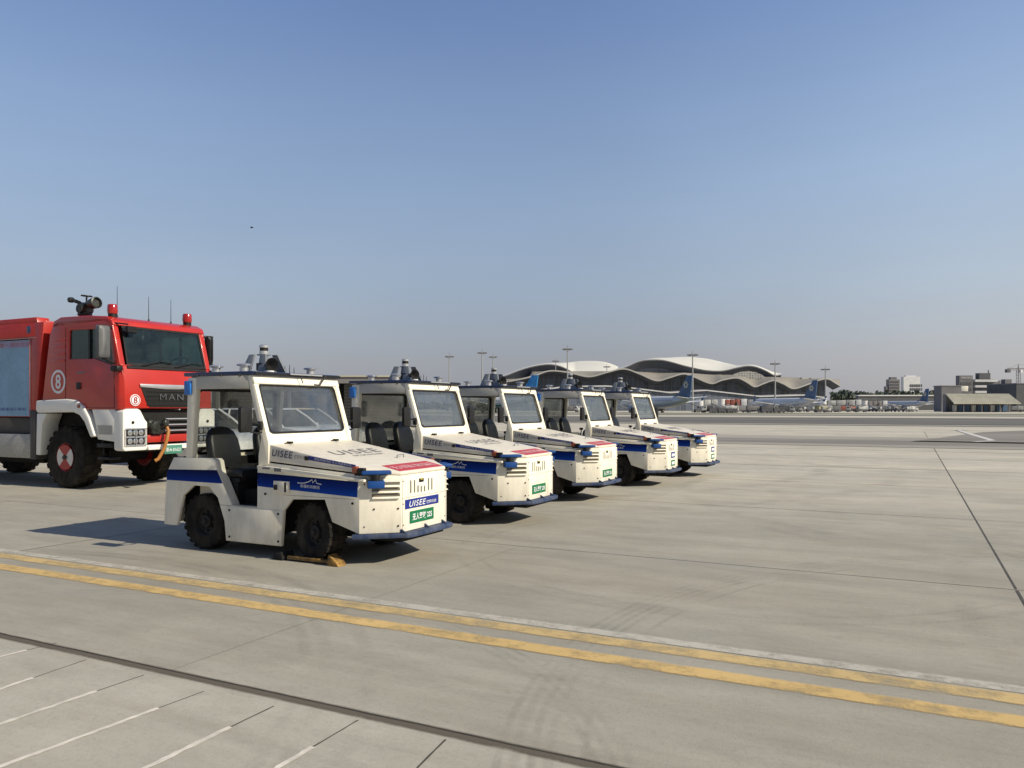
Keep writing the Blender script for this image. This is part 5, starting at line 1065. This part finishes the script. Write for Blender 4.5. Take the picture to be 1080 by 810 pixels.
# bird high up
q = at(265.5, 240, 120); t = empty('flying_bird', q, R(20), 'tiny dark bird gliding high in the empty sky over the tugs', 'bird')
b = MB(); b.lathe((0,0,0), (1,0,0), [(-.28,.01),(-.2,.05),(0,.08),(.15,.06),(.24,.035),(.3,.005)], 10); b.build('bird_body', M['black'], t)
for s in (-1, 1):
    MB().loft([[(.12,s*.04,.02),(-.12,s*.04,.02),(-.12,s*.04,.0),(.12,s*.04,0)], [(.1,s*.3,.06),(-.1,s*.3,.06),(-.1,s*.3,.045),(.1,s*.3,.045)], [(-.02,s*.62,.03),(-.10,s*.62,.03),(-.10,s*.62,.025),(-.02,s*.62,.025)]]).build('wing', M['black'], t)

# ------------------------------------------------------------------ light, sky, camera
SV = Vector((1.45*D.x+.02*N.x, 1.45*D.y+.02*N.y, 1.0)).normalized()
elev = math.asin(SV.z); azi = math.atan2(SV.x, SV.y)
sl = bpy.data.lights.new('sun', 'SUN'); sl.energy = 5.0; sl.angle = R(.55); sl.color = (1, .90, .73); so = bpy.data.objects.new('sun', sl); COL.objects.link(so); so.rotation_euler = SV.to_track_quat('Z', 'Y').to_euler(); so.location = SV*50
w = bpy.data.worlds.new('World'); sc.world = w; w.use_nodes = True; nt = w.node_tree; nt.nodes.clear(); n = nt.nodes; l = nt.links
o = n.new('ShaderNodeOutputWorld'); bg = n.new('ShaderNodeBackground'); l.new(bg.outputs[0], o.inputs[0]); bg.inputs[1].default_value = .10
sk = n.new('ShaderNodeTexSky'); sk.sky_type = 'NISHITA'; sk.sun_disc = False; sk.sun_elevation = elev; sk.sun_rotation = azi; sk.air_density = 1.3; sk.dust_density = 3.0; sk.ozone_density = 1.5; sk.altitude = 300
tc = n.new('ShaderNodeTexCoord'); sp = n.new('ShaderNodeSeparateXYZ'); l.new(tc.outputs['Generated'], sp.inputs[0])
rp = n.new('ShaderNodeValToRGB'); e = rp.color_ramp.elements       # haze layer, denser towards the horizon
SKY = [(0,(3.5,3.6,4.1)),(.06,(3.5,3.72,4.35)),(.15,(3.4,4.2,5.5)),(.267,(2.85,3.95,5.9)),(.443,(1.67,2.7,5.2)),(.56,(1.2,2.1,4.4)),(1,(.45,.8,2.0))]  # top stops, unseen above the view, darkened to cut fill light
e[0].position, e[0].color = 0, (*SKY[0][1],1); e[1].position, e[1].color = 1, (*SKY[-1][1],1)
for p_, c_ in SKY[1:-1]: z_ = e.new(p_); z_.color = (*c_,1)
l.new(sp.outputs[2], rp.inputs[0])
mx = n.new('ShaderNodeMixRGB'); mx.inputs[0].default_value = .8; l.new(sk.outputs[0], mx.inputs[1]); l.new(rp.outputs[0], mx.inputs[2]); 
dt = n.new('ShaderNodeVectorMath'); dt.operation = 'DOT_PRODUCT'; dt.inputs[1].default_value = (math.sin(azi), math.cos(azi), 0); l.new(tc.outputs['Generated'], dt.inputs[0])
fc = n.new('ShaderNodeFloatCurve'); cv = fc.mapping.curves[0]        # haze brighter on the sun's side
h01 = n.new('ShaderNodeMapRange'); h01.inputs[1].default_value = -1; h01.inputs[2].default_value = 1; l.new(dt.outputs['Value'], h01.inputs[0]); l.new(h01.outputs[0], fc.inputs['Value'])
cv.points[0].location = (0, .57); cv.points[1].location = (1, .55)
for a_, b_ in ((.08,.55),(.30,.50),(.42,.56),(.58,.66),(.75,.58)): cv.points.new(a_, b_)
fc.mapping.update()
sc2 = n.new('ShaderNodeMath'); sc2.operation = 'MULTIPLY'; sc2.inputs[1].default_value = 2; l.new(fc.outputs[0], sc2.inputs[0])
vm = n.new('ShaderNodeVectorMath'); vm.operation = 'SCALE'; l.new(mx.outputs[0], vm.inputs[0]); yb = n.new('ShaderNodeMapRange'); yb.inputs[1].default_value = -.6; yb.inputs[2].default_value = .25; yb.inputs[3].default_value = .62; yb.inputs[4].default_value = 1; l.new(sp.outputs[1], yb.inputs[0])   # sky behind the camera dimmed, added to cut fill on shaded sides
sc3 = n.new('ShaderNodeMath'); sc3.operation = 'MULTIPLY'; l.new(sc2.outputs[0], sc3.inputs[0]); l.new(yb.outputs[0], sc3.inputs[1]); l.new(sc3.outputs[0], vm.inputs[3]); ms_ = n.new('ShaderNodeMapping'); ms_.inputs['Scale'].default_value = (1,1,3.5); l.new(tc.outputs['Generated'], ms_.inputs[0]); zs = n.new('ShaderNodeTexNoise'); zs.inputs['Scale'].default_value = 2.2; zs.inputs['Detail'].default_value = 5; l.new(ms_.outputs[0], zs.inputs['Vector'])
zr = n.new('ShaderNodeMapRange'); zr.inputs[1].default_value = .3; zr.inputs[2].default_value = .7; zr.inputs[3].default_value = .965; zr.inputs[4].default_value = 1.035; l.new(zs.outputs[0], zr.inputs[0])      # thin uneven haze
v2 = n.new('ShaderNodeVectorMath'); v2.operation = 'SCALE'; l.new(vm.outputs[0], v2.inputs[0]); l.new(zr.outputs[0], v2.inputs[3]); vm = v2
wm = n.new('ShaderNodeMixRGB'); wm.blend_type = 'MULTIPLY'; wm.inputs[2].default_value = (1.07,1.015,.935,1); wf = n.new('ShaderNodeMapRange'); wf.inputs[1].default_value = -.4; wf.inputs[2].default_value = .2; l.new(dt.outputs['Value'], wf.inputs[0]); l.new(wf.outputs[0], wm.inputs[0]); l.new(vm.outputs[0], wm.inputs[1]); l.new(wm.outputs[0], bg.inputs[0])

cam = bpy.data.cameras.new('camera'); co = bpy.data.objects.new('camera', cam); COL.objects.link(co); co.location = (0,0,CAMH); co.rotation_euler = (R(90),0,0)
cam.sensor_width = 36; cam.lens = 36*F/1080; cam.shift_y = (HZ-405)/1080; cam.clip_end = 20000; sc.camera = co
sc.view_settings.view_transform = 'Standard'; sc.view_settings.look = 'None'; sc.view_settings.exposure = 0; sc.view_settings.gamma = 1
sc.render.engine = 'CYCLES'; sc.cycles.use_denoising = True; sc.cycles.max_bounces = 6; sc.cycles.transparent_max_bounces = 16; sc.cycles.diffuse_bounces = 3
try: sc.cycles.denoiser = 'OPENIMAGEDENOISE'
except Exception: pass
